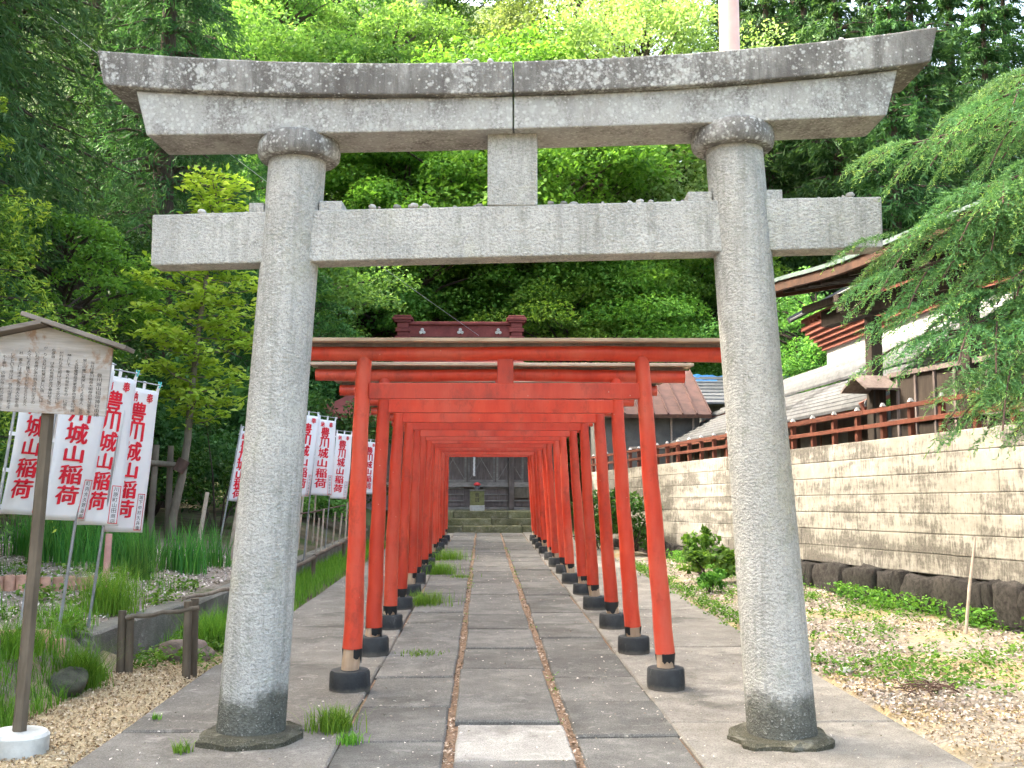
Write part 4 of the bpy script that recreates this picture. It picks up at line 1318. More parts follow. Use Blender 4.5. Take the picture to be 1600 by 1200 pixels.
for k in range(3):
    p = [(-.27 + .022 * math.cos(i * .9 + k * 2.09), 33.4 + .022 * math.sin(i * .9 + k * 2.09), 3.4 - i * .06) for i in range(29)]
    rp_.tube(p, .017, 6)
ro = rp_.build('bell_rope', rope_mat)
tag(ro, 'white twisted rope hanging in front of the hall doors', 'rope')

# ------------------------------------------------------------------ pole, wire
pl = thing('utility_pole', 'pale pink round pole rising behind the right of the stone torii', 'pole', (5.04, 20.1, hgt(5.04, 20.1)))
MB().tube([(0, 0, -.5), (0, 0, 6), (0, 0, 13)], [.215, .21, .20], 24).build('shaft', pink_pole, pl)
for z in (4.0, 9.3): MB().tube([(0, 0, z), (0, 0, z + .05)], [.214, .214], 24).build('band', rust, pl)
w = []
a, c = Vector((-8.25, 19.0, 10.35)), Vector((-.15, 36.0, 6.7))
for i in range(25):
    t = i / 24
    q = a + (c - a) * t; q.z -= .35 * 4 * t * (1 - t) * .3
    w.append(q)
tag(MB().tube(w, .008, 6).build('overhead_wire', steel), 'thin wire sloping down from the left cedars to the shrine ridge', 'wire')

# ------------------------------------------------------------------ foliage generators
def unit(v): return v / np.maximum(np.linalg.norm(v, axis=1, keepdims=True), 1e-6)

def leaf_quads(c, nrm, tan, L, W, fold=0.18):
    """one folded rhombus per centre"""
    n = unit(nrm)
    t = unit(tan - n * (tan * n).sum(1, keepdims=True))
    b = np.cross(n, t)
    L = L[:, None]; W = W[:, None]
    v = np.stack([c - t * L * .5, c + b * W * .5 + n * W * fold + t * L * .06, c + t * L * .5 - n * L * .10, c - b * W * .5 + n * W * fold + t * L * .06], axis=1)
    return v.reshape(-1, 3)

def ball(n, r):
    v = unit(r.normal(size=(n, 3)))
    return v * (r.random((n, 1)) ** (1 / 2.4))

def broad_crown(seed, crown_c, crown_r, nclu, clu, flat, per, L, W, upb=0.9, shell=0.55, droop=0.0, tiers=0):
    r = np.random.default_rng(seed)
    cs = []
    while len(cs) < nclu:
        v = r.normal(size=3); v /= np.linalg.norm(v)
        q = shell + (1 - shell) * r.random() ** 0.6
        p = v * q
        if p[2] < -0.75: continue
        wob = 1 + .22 * math.sin(3 * math.atan2(v[1], v[0]) + seed) * (1 - abs(v[2]))
        cs.append([p[0] * crown_r[0] * wob, p[1] * crown_r[1] * wob, p[2] * crown_r[2]])
    cs = np.array(cs) + np.array(crown_c)
    if tiers:
        h = crown_r[2] * 2 / tiers
        cs[:, 2] = np.round(cs[:, 2] / h) * h + r.normal(size=len(cs)) * h * .10
    V = []; LV = []
    for c in cs:
        s = clu * r.uniform(.6, 1.35)
        n = int(per * (s / clu) ** 2)
        p = ball(n, r)
        rad = np.sqrt(p[:, 0] ** 2 + p[:, 1] ** 2)
        yaw = r.random() * 6.28
        el = np.array([r.uniform(.8, 1.4), r.uniform(.6, .95)])
        x = p[:, 0] * el[0]; y = p[:, 1] * el[1]
        pts = np.stack([x * math.cos(yaw) - y * math.sin(yaw), x * math.sin(yaw) + y * math.cos(yaw), p[:, 2] * flat - droop * rad ** 2], 1) * s + c
        nrm = r.normal(size=(n, 3)) * .55 + np.array([0, 0, upb]) + (p * np.array([1, 1, .6])) * .5
        tan = r.normal(size=(n, 3)) * .6 + np.stack([pts[:, 0] - c[0], pts[:, 1] - c[1], np.full(n, -.25 * s)], 1)
        sz = r.uniform(.6, 1.25, n)
        V.append(leaf_quads(pts, nrm, tan, L * sz, W * sz))
        base = r.uniform(.25, .6)
        LV.append(np.clip(base + r.normal(size=n) * .2 + p[:, 2] * .12, 0, 1))
    return np.concatenate(V), np.concatenate(LV), cs

def limb_mesh(name, H, r0, cs, k, seed, mat, lean=(0, 0), rb=.075, fork=.30, nmax=60, sides=7):
    rr = random.Random(seed)
    m = MB()
    n = 9
    tp = []
    for i in range(n + 1):
        t = i / n
        tp.append(Vector((lean[0] * t * t + .05 * H * .1 * math.sin(t * 4 + seed), lean[1] * t * t + .05 * H * .1 * math.cos(t * 3.3 + seed), -0.3 + (H + .3) * t)))
    m.tube(tp, [r0 * (1.25 if i == 0 else 1) * (1 - .80 * i / n) for i in range(n + 1)], 12, jit=.05)
    idx = list(range(len(cs))); rr.shuffle(idx)
    for i in idx[:nmax]:
        c = Vector(cs[i])
        t = min(.93, max(fork, (c.z - .18 * (Vector((c.x, c.y, 0)).length) * 1.6) / H * .95))
        f = t * n; a = tp[int(f)].lerp(tp[min(n, int(f) + 1)], f - int(f))
        mid = a.lerp(c, .5) + Vector((rr.uniform(-.08, .08), rr.uniform(-.08, .08), rr.uniform(-.02, .10))) * (c - a).length
        ra = min(rb, r0 * .5)
        m.tube([a, a.lerp(mid, .5) + Vector((0, 0, .03)), mid, mid.lerp(c, .6), c], [ra, ra * .8, ra * .6, ra * .4, ra * .15], sides, cap=False)
    me = m.mesh(name)
    me.materials.append(mat)
    return me

def cedar_crown(seed, H, R0, z0, nwh, per_branch, L, W, droop=.5, tipcol=False, jag=.35, nb=7):
    """whorls of drooping branches dressed with hanging blade-like sprays"""
    r = np.random.default_rng(seed)
    V = []; LV = []; tips = []
    for i in range(nwh):
        t = (i + r.random() * .8) / nwh
        z = z0 + (H - z0) * t
        ln = R0 * (1 - t) ** .75 * r.uniform(1 - jag, 1 + jag * .5) + .15
        for b in range(nb):
            a = 6.283 * (b + r.random()) / nb
            l = ln * r.uniform(.65, 1.1)
            n = int(per_branch * l / R0) + 12
            s = r.random(n) ** .65
            d = np.array([math.cos(a), math.sin(a)])
            side = np.array([-d[1], d[0]])
            wid = .30 * l * (1.05 - s) * r.normal(size=n)
            px = d[0] * l * s + side[0] * wid; py = d[1] * l * s + side[1] * wid
            rise = .12 * l * np.sin(s * 2.2) - droop * l * s ** 2 * .6
            pz = z + rise - np.abs(r.normal(size=n)) * .16 * l - .05
            c = np.stack([px, py, pz], 1)
            tan = np.stack([d[0] * .8 + r.normal(size=n) * .5, d[1] * .8 + r.normal(size=n) * .5, -.75 + r.normal(size=n) * .35], 1)
            if tipcol: tan[:, 2] += .65
            nrm = r.normal(size=(n, 3)) + np.array([0, 0, .5])
            sz = r.uniform(.6, 1.3, n)
            V.append(leaf_quads(c, nrm, tan, L * sz, W * sz, .1))
            if tipcol:
                lv = np.clip(.12 + .9 * (s - .45) / .55 * (r.random(n) * .6 + .5) + r.normal(size=n) * .08, 0, 1)
            else:
                lv = np.clip(.30 + .35 * s ** 2 + r.normal(size=n) * .18, 0, 1)
            LV.append(lv)
            tips.append((d[0] * l * .8, d[1] * l * .8, z + .1 * l - droop * l * .35, z))
    return np.concatenate(V), np.concatenate(LV), tips

def cedar_trunk(name, H, r0, tips, seed, mat, nmax=200):
    rr = random.Random(seed)
    m = MB()
    m.tube([(0.02 * math.sin(i), 0.02 * math.cos(i * 1.3), -.4 + (H + .4) * i / 10) for i in range(11)], [r0 * (1.2 if i == 0 else 1) * (1 - .95 * i / 10) + .01 for i in range(11)], 12, jit=.05)
    for tp in tips[:nmax]:
        a = Vector((0, 0, tp[3])); c = Vector(tp[:3])
        m.tube([a, a.lerp(c, .5) + Vector((0, 0, .10 * (c - a).length)), c], [r0 * .16, r0 * .10, r0 * .03], 5, cap=False)
    me = m.mesh(name); me.materials.append(mat)
    return me

class Tree:
    def __init__(s, name, trunk, crown, crown_name='crown'):
        s.name, s.trunk, s.crown, s.cn = name, trunk, crown, crown_name
    def put(s, x, y, label, cat='tree', rot=0.0, sc=1.0, group=None, z=None, scz=None, lean=(0, 0)):
        o = thing(s.name, label, cat, (x, y, (hgt(x, y) if z is None else z) - .05), (lean[0], lean[1], rot), group)
        o.scale = (sc, sc, sc if scz is None else scz)
        if s.trunk: link('trunk', s.trunk, parent=o)
        link(s.cn, s.crown, parent=o)
        return o

def mk_broad(name, seed, H, trunk_r, cc, cr, nclu, clu, flat, per, L, W, mat, barkm=None, tname='maple_tree', nmax=60, **kw):
    v, lv, cs = broad_crown(seed, cc, cr, nclu, clu, flat, per, L, W, **kw)
    me = np_mesh(name, v, 4, lv); me.materials.append(mat)
    tk = limb_mesh(name + '_trunk', H, trunk_r, cs, 0, seed, barkm or bark, nmax=nmax)
    return Tree(tname, tk, me)

maple_a = mk_broad('maple_a', 1, 11.5, .26, (0, 0, 9.0), (4.2, 4.2, 4.2), 78, 1.4, .32, 430, .175, .105, maple_mat, droop=.32, tiers=9)
maple_b = mk_broad('maple_b', 2, 9.0, .22, (0, 0, 6.6), (4.6, 4.0, 3.4), 70, 1.3, .30, 430, .165, .10, maple_mat, droop=.35, tiers=7)
maple_c = mk_broad('maple_c', 9, 8.0, .20, (0, 0, 5.8), (3.6, 3.4, 2.9), 58, 1.2, .32, 400, .155, .095, mid_mat, droop=.32, tiers=6)
pale_a = mk_broad('pale_a', 3, 19, .34, (0, 0, 14.5), (5.2, 5.2, 6.6), 116, 1.45, .75, 390, .20, .12, pale_mat, upb=.5, tname='pale_leaved_tree', nmax=80)
mid_a = mk_broad('mid_a', 4, 18, .34, (0, 0, 13.2), (5.0, 5.0, 6.2), 106, 1.4, .46, 410, .20, .12, mid_mat, upb=.6, tname='broadleaf_tree', droop=.2, nmax=80)
dark_a = mk_broad('dark_a', 5, 8, .22, (0, 0, 4.9), (3.8, 3.8, 4.4), 80, 1.3, .6, 240, .24, .13, dark_leaf, upb=.6, tname='evergreen_tree')
v, lv, tp = cedar_crown(6, 24, 3.7, 4.5, 32, 150, .42, .080)
me = np_mesh('cedar_a', v, 4, lv); me.materials.append(cedar_mat)
cedar_a = Tree('cedar_tree', cedar_trunk('cedar_a_trunk', 24, .42, tp, 6, bark), me)
v, lv, tp = cedar_crown(16, 21, 3.3, 2.5, 32, 300, .24, .036, droop=.8)
me = np_mesh('cedar_b', v, 4, lv); me.materials.append(cedar_mat)
cedar_b = Tree('cedar_tree', cedar_trunk('cedar_b_trunk', 21, .38, tp, 7, bark), me)

# far hillside
GB_ = 'trees on the wooded slope'
def gpx(px, y): return (px - 754) / 1600 * y
pale_a.put(gpx(1015, 47), 47, 'pale yellow-green tree rising behind the pole above the stone torii', rot=.4, sc=1.05, group=GB_)
pale_a.put(gpx(905, 58), 58, 'pale yellow-green tree high behind the bright maple, top centre', rot=2.4, sc=1.1, group=GB_)
maple_a.put(gpx(790, 44), 44, 'bright green maple showing above the middle of the stone top beam', rot=1.2, sc=1.45, scz=1.5, group=GB_)
mid_a.put(gpx(610, 47), 47, 'yellowish green tree above the left half of the stone top beam', rot=.7, sc=1.05, group=GB_)
mid_a.put(gpx(440, 45), 45, 'light green tree above the left end of the stone top beam', rot=2.9, sc=1.0, group=GB_)
mid_a.put(gpx(700, 60), 60, 'green tree high on the slope behind the bright maple', rot=4.0, sc=1.1, group=GB_)
mid_a.put(gpx(470, 62), 62, 'green tree high on the slope at upper left of the torii', rot=5.0, sc=1.15, group=GB_)
maple_a.put(gpx(630, 43.5), 43.5, 'layered green maple framed between the stone beams, left of the strut', rot=3.3, sc=1.12, group=GB_)
maple_a.put(gpx(930, 44), 44, 'layered bright maple framed between the stone beams, right of the strut', rot=5.1, sc=1.10, group=GB_)
maple_b.put(gpx(1075, 45), 45, 'bright maple half hidden behind the right stone pillar', rot=.9, sc=1.25, group=GB_)
maple_b.put(gpx(890, 43), 43, 'low bright maple just right of the shrine ridge', rot=2.2, sc=1.0, group=GB_)
maple_b.put(gpx(1010, 42.5), 42.5, 'low spreading maple above the red gate roof, right side', rot=4.4, sc=.95, group=GB_)
maple_c.put(gpx(1240, 41), 41, 'bright green maple right of the right stone pillar', rot=1.4, sc=1.1, group=GB_)
maple_c.put(gpx(1285, 36.5), 36.5, 'small bright maple above the curved hall eave', rot=3.4, sc=.85, z=1.6, group=GB_)
maple_c.put(gpx(425, 36.5), 36.5, 'green maple drooping beside the left stone pillar, right side', rot=.3, sc=1.05, group=GB_)
maple_c.put(gpx(560, 43), 43, 'small maple with bright sprays behind the shrine ridge, left', rot=5.3, sc=.95, z=4.5, group=GB_)
for i, (T, px, y, sc, lab) in enumerate(((maple_a, 545, 51, 1.15, 'green maple filling the gap between stone beams, beside the left pillar'), (maple_a, 715, 52, 1.2, 'green maple directly left of the stone strut, farther up the slope'), (maple_a, 870, 52, 1.2, 'green maple directly right of the stone strut, farther up the slope'),
        (maple_a, 1040, 51, 1.15, 'green maple filling the gap between stone beams, beside the right pillar'), (maple_b, 850, 47, 1.05, 'maple behind the low bright maple right of the shrine ridge'), (maple_b, 950, 47, 1.1, 'middle maple of the band above the red gate roof'), (maple_c, 1075, 46, 1.15, 'maple at the right end of the band above the red gate roof'), (maple_c, 640, 47.5, 1.05, 'shaded maple behind the left end of the shrine ridge'), (maple_c, 530, 46, 1.1, 'shaded maple right of the left stone pillar under the tie beam'))):
    T.put(gpx(px, y), y, lab, rot=i * 1.9 + .3, sc=sc, group=GB_)
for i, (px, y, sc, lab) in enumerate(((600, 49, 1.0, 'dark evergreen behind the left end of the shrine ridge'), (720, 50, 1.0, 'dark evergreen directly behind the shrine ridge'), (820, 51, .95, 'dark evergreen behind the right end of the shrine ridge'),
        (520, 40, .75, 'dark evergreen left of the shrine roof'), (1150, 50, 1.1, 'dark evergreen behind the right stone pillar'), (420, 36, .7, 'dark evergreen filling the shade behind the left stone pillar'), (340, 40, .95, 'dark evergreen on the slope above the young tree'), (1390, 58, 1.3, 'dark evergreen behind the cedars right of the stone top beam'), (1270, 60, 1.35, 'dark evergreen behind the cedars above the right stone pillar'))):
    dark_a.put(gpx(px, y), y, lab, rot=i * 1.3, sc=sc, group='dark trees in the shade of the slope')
cl = ['dark cedar right of the pink pole, partly behind the torii beam', 'dark cedar above the right end of the stone top beam', 'dark cedar with bare trunk just right of the stone top beam', 'dark cedar near the upper right corner with sky gaps', 'dark cedar at the far right edge behind the near cedar']
for i, (px, y, sc) in enumerate(((1215, 54, 1.2), (1330, 50, 1.22), (1455, 48, 1.22), (1575, 52, 1.05), (1700, 46, 1.05))):
    cedar_a.put(gpx(px, y), y, cl[i], rot=i * 2.1, sc=sc, group='dark cedars at upper right')
cl = ['dark cedar on the far slope behind the pink pole', 'dark cedar on the far slope right of centre', 'dark cedar on the far slope right of the stone top beam', 'dark cedar on the slope between the pole and the right end of the beam', 'dark cedar on the slope just left of the sky gap', 'dark cedar low on the slope behind the curved hall eave', 'dark cedar behind the near cedar sprays, far right']
for i, (px, y) in enumerate(((1160, 66), (1260, 64), (1390, 62), (1280, 57), (1520, 60), (1420, 44), (1610, 62))):
    cedar_a.put(gpx(px, y), y, cl[i], rot=i * 1.1 + .5, sc=(1.3, 1.35, 1.35, 1.25, 1.25, 1.0, 1.2)[i], group='dark cedars at upper right')
# left cedars: in view, then unseen ones added on the bank to shade the path
cl = [(-7.9, 25.0, 'tall drooping cedar behind the left end of the stone beams', 1.0), (-10.2, 21.5, 'tall dark cedar at the left frame edge behind the yellow-tipped conifer', 1.05), (-11.0, 28.5, 'dark cedar between the two tall left cedars, farther up the slope', 1.1),
      (-12.8, 36.0, 'dark cedar far behind the upper left corner', 1.1), (-9.6, 33.0, 'dark cedar beyond the young tree, seen through the left stone bay', 1.0), (-9.3, 16.2, 'large cedar leaning into the upper left corner', .98)]
for i, (x, y, lab, sc) in enumerate(cl):
    cedar_b.put(x, y, lab, rot=i * 1.7, sc=sc, group='tall cedars on the left bank')
for i, (x, y, sc) in enumerate(((-9.6, 12.6, .92), (-9.9, 9.2, .95), (-9.4, 5.6, .93), (-11.5, 2.0, .95), (-12.8, 11.0, 1.0), (-12.6, 7.0, 1.0), (-12.8, 15.0, 1.05), (-10.4, 18.4, 1.0))):
    cedar_b.put(x, y, 'unseen tall dark cedar added on the left bank to shade the path', rot=i * 2.3, sc=sc, group='unseen shade cedars left of the frame')

# yellow-tipped conifer
v, lv, tp = cedar_crown(31, 6.3, 2.1, .9, 17, 640, .070, .022, droop=.05, tipcol=True, jag=.5, nb=8)
me = np_mesh('conifer', v, 4, lv); me.materials.append(tip_mat)
Tree('conifer', cedar_trunk('conifer_trunk', 6.3, .10, tp, 8, bark), me).put(-6.0, 11.2, 'conifer with yellow-green tips at the left edge above the notice board', rot=.5)
# layered maple in the shade behind the banners
small_maple = mk_broad('small_maple', 33, 5.6, .08, (0, 0, 4.2), (1.7, 1.7, 1.7), 46, .62, .22, 260, .095, .055, maple_mat, droop=.5, tiers=7)
small_maple.put(-7.6, 18.6, 'small layered maple between the banners and the young tree', rot=1.0)
shade_dark_maple = Tree('maple_tree', small_maple.trunk, small_maple.crown.copy())
shade_dark_maple.crown.materials.clear(); shade_dark_maple.crown.materials.append(dark_leaf)  # same crown in darker leaves: shade put into the leaf colour
shade_dark_maple.put(-8.3, 21.5, 'small maple with shade-coloured leaves farther behind the notice board', rot=3.0, sc=1.1)
shade_dark_maple.put(-5.6, 27.0, 'small maple with shade-coloured leaves left of the left stone pillar', rot=2.0, sc=1.15)

# young tree
r = np.random.default_rng(77)
yt = thing('young_tree', 'slender young tree with bright yellow-green leaves tied to a wooden support', 'tree', (-4.98, 17.1, hgt(-4.98, 17.1)), (0, 0, 0))
m = MB()
tp = [(-.12, 0, -.2), (-.10, 0, .4), (.02, .02, 1.0), (.10, 0, 1.6), (.14, .0, 2.4), (.24, -.05, 3.4), (.34, 0, 4.4), (.40, .04, 5.3), (.46, .05, 6.0)]
m.tube(tp, [.085, .075, .068, .062, .055, .046, .034, .022, .010], 10)
V = []; LV = []
rr = random.Random(4)
for i in range(52):
    z = 1.9 + 4.1 * (i / 52) ** .9
    k = next(j for j in range(len(tp) - 1) if tp[j + 1][2] >= min(z, 5.99))
    t = (z - tp[k][2]) / (tp[k + 1][2] - tp[k][2])
    p0 = Vector(tp[k]).lerp(Vector(tp[k + 1]), min(1, t))
    a = i * 2.4 + rr.uniform(-.4, .4)
    ln = (1.15 if z < 4.6 else .8) * rr.uniform(.55, 1.05) * (1 - .5 * max(0, (z - 4.6) / 1.6))
    if z < 2.6: ln *= .85
    p1 = p0 + Vector((math.cos(a) * ln, math.sin(a) * ln, rr.uniform(.05, .30)))
    pm_ = p0.lerp(p1, .5) + Vector((0, 0, -.06))
    m.tube([p0, pm_, p1], [.016, .010, .004], 5, cap=False)
    n = int(95 * ln) + 22
    s = r.random(n) ** .6
    c = np.array([list(p0.lerp(p1, float(q))) for q in s]) + r.normal(size=(n, 3)) * np.array([.12, .12, .05])
    tan = np.stack([np.cos(a + r.normal(size=n) * .9), np.sin(a + r.normal(size=n) * .9), .55 + r.normal(size=n) * .35], 1)
    nrm = r.normal(size=(n, 3)) * .4 + np.array([0, 0, 1.0])
    sz = r.uniform(.65, 1.25, n)
    V.append(leaf_quads(c, nrm, tan, .150 * sz, .070 * sz)); LV.append(np.clip(.55 + r.normal(size=n) * .22, 0, 1))
m.build('trunk', bark_pale, yt)
me = np_mesh('young_crown', np.concatenate(V), 4, np.concatenate(LV)); link('crown', me, young_mat, yt)

# shrubs
def shrub(seed, R0, H, n, L, W, mat, upb=.6, cn=16):
    v, lv, cs = broad_crown(seed, (0, 0, H * .55), (R0, R0, H * .48), cn, R0 * .42, .7, n, L, W, upb=upb, shell=.35)
    me = np_mesh('shrub', v, 4, lv); me.materials.append(mat)
    m = MB()
    rr = random.Random(seed)
    for k in range(6):
        c = Vector(cs[rr.randrange(len(cs))])
        m.tube([(rr.uniform(-.05, .05), rr.uniform(-.05, .05), -.1), (c.x * .4, c.y * .4, c.z * .55), tuple(c)], [.022, .015, .006], 6, cap=False)
    tm = m.mesh('stems'); tm.materials.append(bark)
    return Tree('shrub', tm, me, 'foliage')
sh_dark = shrub(41, .8, 2.2, 170, .085, .038, bush_mat)
sh_big = shrub(42, 1.5, 2.4, 260, .13, .06, dark_leaf, cn=22)
sh_gloss = shrub(43, .62, 1.55, 125, .115, .046, bush_mat, cn=18)
sh_green = shrub(44, .38, .8, 60, .11, .07, weed_mat, cn=12)
sh_mid = shrub(45, 1.0, 1.5, 200, .10, .06, mid_mat, cn=18)
sh_dark.put(-4.75, 18.6, 'dense dark green shrub just right of the young tree trunk', 'shrub', sc=1.05)
sh_gloss.put(3.05, 21.2, 'glossy dark green bush between the red columns and the plank wall', 'shrub', sc=1.05)
sh_gloss.put(2.75, 23.6, 'glossy bush farther back beside the red columns', 'shrub', rot=2, sc=.9)
sh_green.put(3.45, 15.6, 'bright green leafy plant at the wall foot left of the stone pillar', 'plant', sc=1.15, scz=.85)
sh_green.put(3.62, 16.9, 'taller bright green plant climbing the plank wall', 'plant', rot=2, sc=.8, scz=1.15)
sh_green.put(3.15, 14.2, 'low bright green plant in the petals by the red column', 'plant', rot=1, sc=.55)
sh_mid.put(-4.1, 20.5, 'green shrub behind the distant banner poles', 'shrub', rot=1, sc=.9)
sh_mid.put(-3.9, 24.5, 'green shrub farther behind the distant banners', 'shrub', rot=2, sc=.9)
sh_mid.put(-6.6, 12.4, 'bushy green shrub behind the terracotta edging', 'shrub', rot=3, sc=.85)
sh_mid.put(-7.8, 15.4, 'bushy shrub left of the iris bed below the cedars', 'shrub', rot=4, sc=1.0)
bl = ['dark shrub at the forest edge behind the left banners', 'dark shrub in deep shade behind the young tree', 'dark shrub behind the iris bed', 'dark shrub on the slope left of the tree support', 'dark shrub in the shade behind the left stone pillar', 'dark shrub left of the shrine eave', 'dark shrub beside the far end of the log rail', 'dark shrub high on the left bank']
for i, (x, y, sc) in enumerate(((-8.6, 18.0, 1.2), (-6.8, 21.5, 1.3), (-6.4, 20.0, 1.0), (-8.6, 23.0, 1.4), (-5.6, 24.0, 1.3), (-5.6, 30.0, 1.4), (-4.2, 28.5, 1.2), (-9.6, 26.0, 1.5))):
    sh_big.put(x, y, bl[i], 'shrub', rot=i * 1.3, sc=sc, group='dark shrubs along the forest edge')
bl = ['dark shrub on the slope behind the shrine, left', 'dark shrub on the slope behind the shrine, middle', 'dark shrub on the slope behind the shrine, right', 'dark shrub behind the far tiled house', 'dark shrub left of the shrine roof on the slope']
for i, (x, y) in enumerate(((-7, 38), (-2, 42.5), (3, 42.5), (10, 41), (-9.5, 36))):
    sh_big.put(x, y, bl[i], 'shrub', rot=i * 2.1, sc=2.0, group='dark shrubs on the slope behind the hall')

# ------------------------------------------------------------------ near cedar on the right with long drooping sprays
def needle_spray(rg, P, D, ln, V, LV, up=.0):
    """a hanging spray: a curved spine with side twiglets covered in needles"""
    D = D / np.linalg.norm(D)
    side = np.cross(D, [0, 0, 1.0]); side /= max(1e-6, np.linalg.norm(side))
    sb = rg.uniform(-.16, .14)
    nt = max(6, int(ln / .040))
    sp = []
    for k in range(nt + 1):
        s = k / nt
        sp.append(P + D * ln * s + np.array([0, 0, -1]) * ln * .42 * s * s)
    for k in range(1, nt + 1):
        s = k / nt
        for sg in (-1, 1):
            tl = (.20 * (1 - .75 * s) + .05) * rg.uniform(.7, 1.2)
            fwd = (sp[k] - sp[k - 1]); fwd /= np.linalg.norm(fwd)
            td = fwd * .85 + side * sg * rg.uniform(.45, .85) + np.array([0, 0, rg.uniform(-.35, .12)])
            td /= np.linalg.norm(td)
            nn = int(tl / .0075)
            q = (np.arange(nn) + .5) / nn
            c = sp[k] + td * tl * q[:, None] + np.array([0, 0, -1]) * (tl * .30 * q ** 2)[:, None]
            rad = rg.normal(size=(nn, 3)); rad -= td * (rad @ td)[:, None]; rad = unit(rad)
            tan = td + rad * .75
            nl = .031 * (1.15 - .6 * q)
            V.append(leaf_quads(c + unit(tan) * nl[:, None] * .4, rg.normal(size=(nn, 3)), tan, nl * 1.25, np.full(nn, .0058), .0))
            lv = .36 + sb + rg.normal(size=nn) * .13 + np.where((q > .78) & (s > .2), .65 * rg.random(nn), 0)
            LV.append(np.clip(lv, 0, 1))
    return sp
nc = thing('near_cedar', 'near cedar with long drooping green sprays at the right edge', 'tree', (4.25, 5.9, hgt(4.25, 5.9)))
BO = np.array([4.25, 5.9, hgt(4.25, 5.9)])
MB().tube([(0, 0, -.3), (.02, 0, 1.5), (0, .02, 3), (.03, 0, 5), (0, 0, 7.5)], [.16, .14, .12, .09, .03], 12).build('trunk', bark, nc)
# branch tips (world) chosen from where sprays hang in the picture
tips = [(2.40, 5.5, 3.42), (2.82, 5.3, 3.62), (2.32, 5.5, 2.90), (2.32, 5.4, 2.68), (2.42, 5.4, 2.50), (2.42, 5.2, 2.30), (2.60, 5.1, 2.12), (2.78, 5.1, 2.05), (2.92, 5.0, 2.04),
        (2.72, 5.3, 2.54), (2.82, 5.4, 2.98), (2.95, 5.1, 2.40), (2.90, 5.2, 2.24), (3.0, 5.2, 3.25), (3.05, 5.3, 3.75), (2.55, 5.3, 2.96), (2.68, 5.25, 3.10), (2.88, 5.2, 3.12), (2.84, 5.3, 2.74), (3.05, 5.1, 2.72), (3.1, 5.0, 2.95),
        (3.4, 4.6, 3.0), (5.6, 5.0, 3.2), (5.7, 6.8, 2.8), (4.4, 7.3, 3.5), (5.4, 6.0, 4.4), (3.6, 7.0, 4.3), (4.0, 4.5, 2.6)]
for bi, tpw in enumerate(tips):
    rg = np.random.default_rng(200 + bi)
    V = []; LV = []
    tpw = np.array(tpw)
    z0 = tpw[2] + rg.uniform(-.1, .25)
    a = np.array([BO[0], BO[1], z0])
    full = tpw - a; L_ = np.linalg.norm(full)
    m = MB()
    pts = []
    for k in range(9):
        s = k / 8
        pts.append(a + full * s + np.array([0, 0, .10 * L_ * math.sin(s * 3.1) * .8]))
    m.tube([tuple(p - BO) for p in pts], [.022 * (1 - .8 * k / 8) + .003 for k in range(9)], 6, cap=False)
    spm = m
    off = 14 if bi < 21 else 9
    for k in range(off):
        s = .30 + .70 * (k + rg.random() * .5) / off
        f = s * 8; i0 = min(7, int(f)); p = pts[i0] + (pts[i0 + 1] - pts[i0]) * (f - i0)
        d = full / L_ * rg.uniform(.5, 1.0)
        sd = np.cross(d, [0, 0, 1.0]); 
        d = d + sd * (rg.uniform(.3, .9) * (1 if k % 2 else -1)) + np.array([0, 0, rg.uniform(-.35, .10)])
        sp_ = needle_spray(rg, p, d, rg.uniform(.28, .55), V, LV)
        spm.tube([tuple(q - BO) for q in sp_[::3]], [.0045] * len(sp_[::3]), 4, cap=False)
    needle_spray(rg, pts[8], full / L_ + np.array([0, 0, .1]), .40, V, LV)
    br = m.build('branch', twig_mat, nc)
    me = np_mesh('spray', np.concatenate(V) - BO, 4, np.concatenate(LV)); me.materials.append(near_cedar_mat)
    link('spray', me, parent=br)

# ------------------------------------------------------------------ grasses, iris, litter
def blades(pts, h, w, lean, mat, name, seed, segs=3, lvb=.5):
    r = np.random.default_rng(seed)
    n = len(pts)
    pts = np.asarray(pts, dtype=float)
    a = r.random(n) * 6.283
    d = np.stack([np.cos(a), np.sin(a), np.zeros(n)], 1)
    b = np.stack([-np.sin(a), np.cos(a), np.zeros(n)], 1)
    hh_ = h * r.uniform(.55, 1.2, n); ll = lean * r.uniform(.2, 1.3, n) * hh_
    ww = w * r.uniform(.7, 1.2, n)
    quads = []
    for k in range(segs):
        s0, s1 = k / segs, (k + 1) / segs
        def P(s): return pts + np.array([0, 0, 1]) * (hh_ * (s - .25 * lean * s * s))[:, None] + d * (ll * s * s)[:, None]
        w0 = (ww * (1 - s0 ** 1.6))[:, None] * .5; w1 = (ww * (1.02 - s1 ** 1.6))[:, None] * .5
        quads.append(np.stack([P(s0) - b * w0, P(s0) + b * w0, P(s1) + b * w1, P(s1) - b * w1], 1))
    v = np.concatenate(quads).reshape(-1, 3)
    lv = np.clip(lvb + r.normal(size=n) * .22, 0, 1)
    me = np_mesh(name, v, 4, np.tile(lv, segs))
    me.materials.append(mat)
    return me
def scatter(n, x0, x1, y0, y1, seed, dens=None, off=0.0):
    r = np.random.default_rng(seed)
    out = []
    while len(out) < n:
        x = r.uniform(x0, x1); y = r.uniform(y0, y1)
        if dens is not None and r.random() > dens(x, y): continue
        out.append((x, y, hgt(x, y) + off))
    return np.array(out)
def nz(x, y, s, o=0.0): return mnoise.noise(Vector((x * s, y * s, o)))
def stuff(name, me, label, cat):
    o = link(name, me); return tag(o, label, cat, kind='stuff')
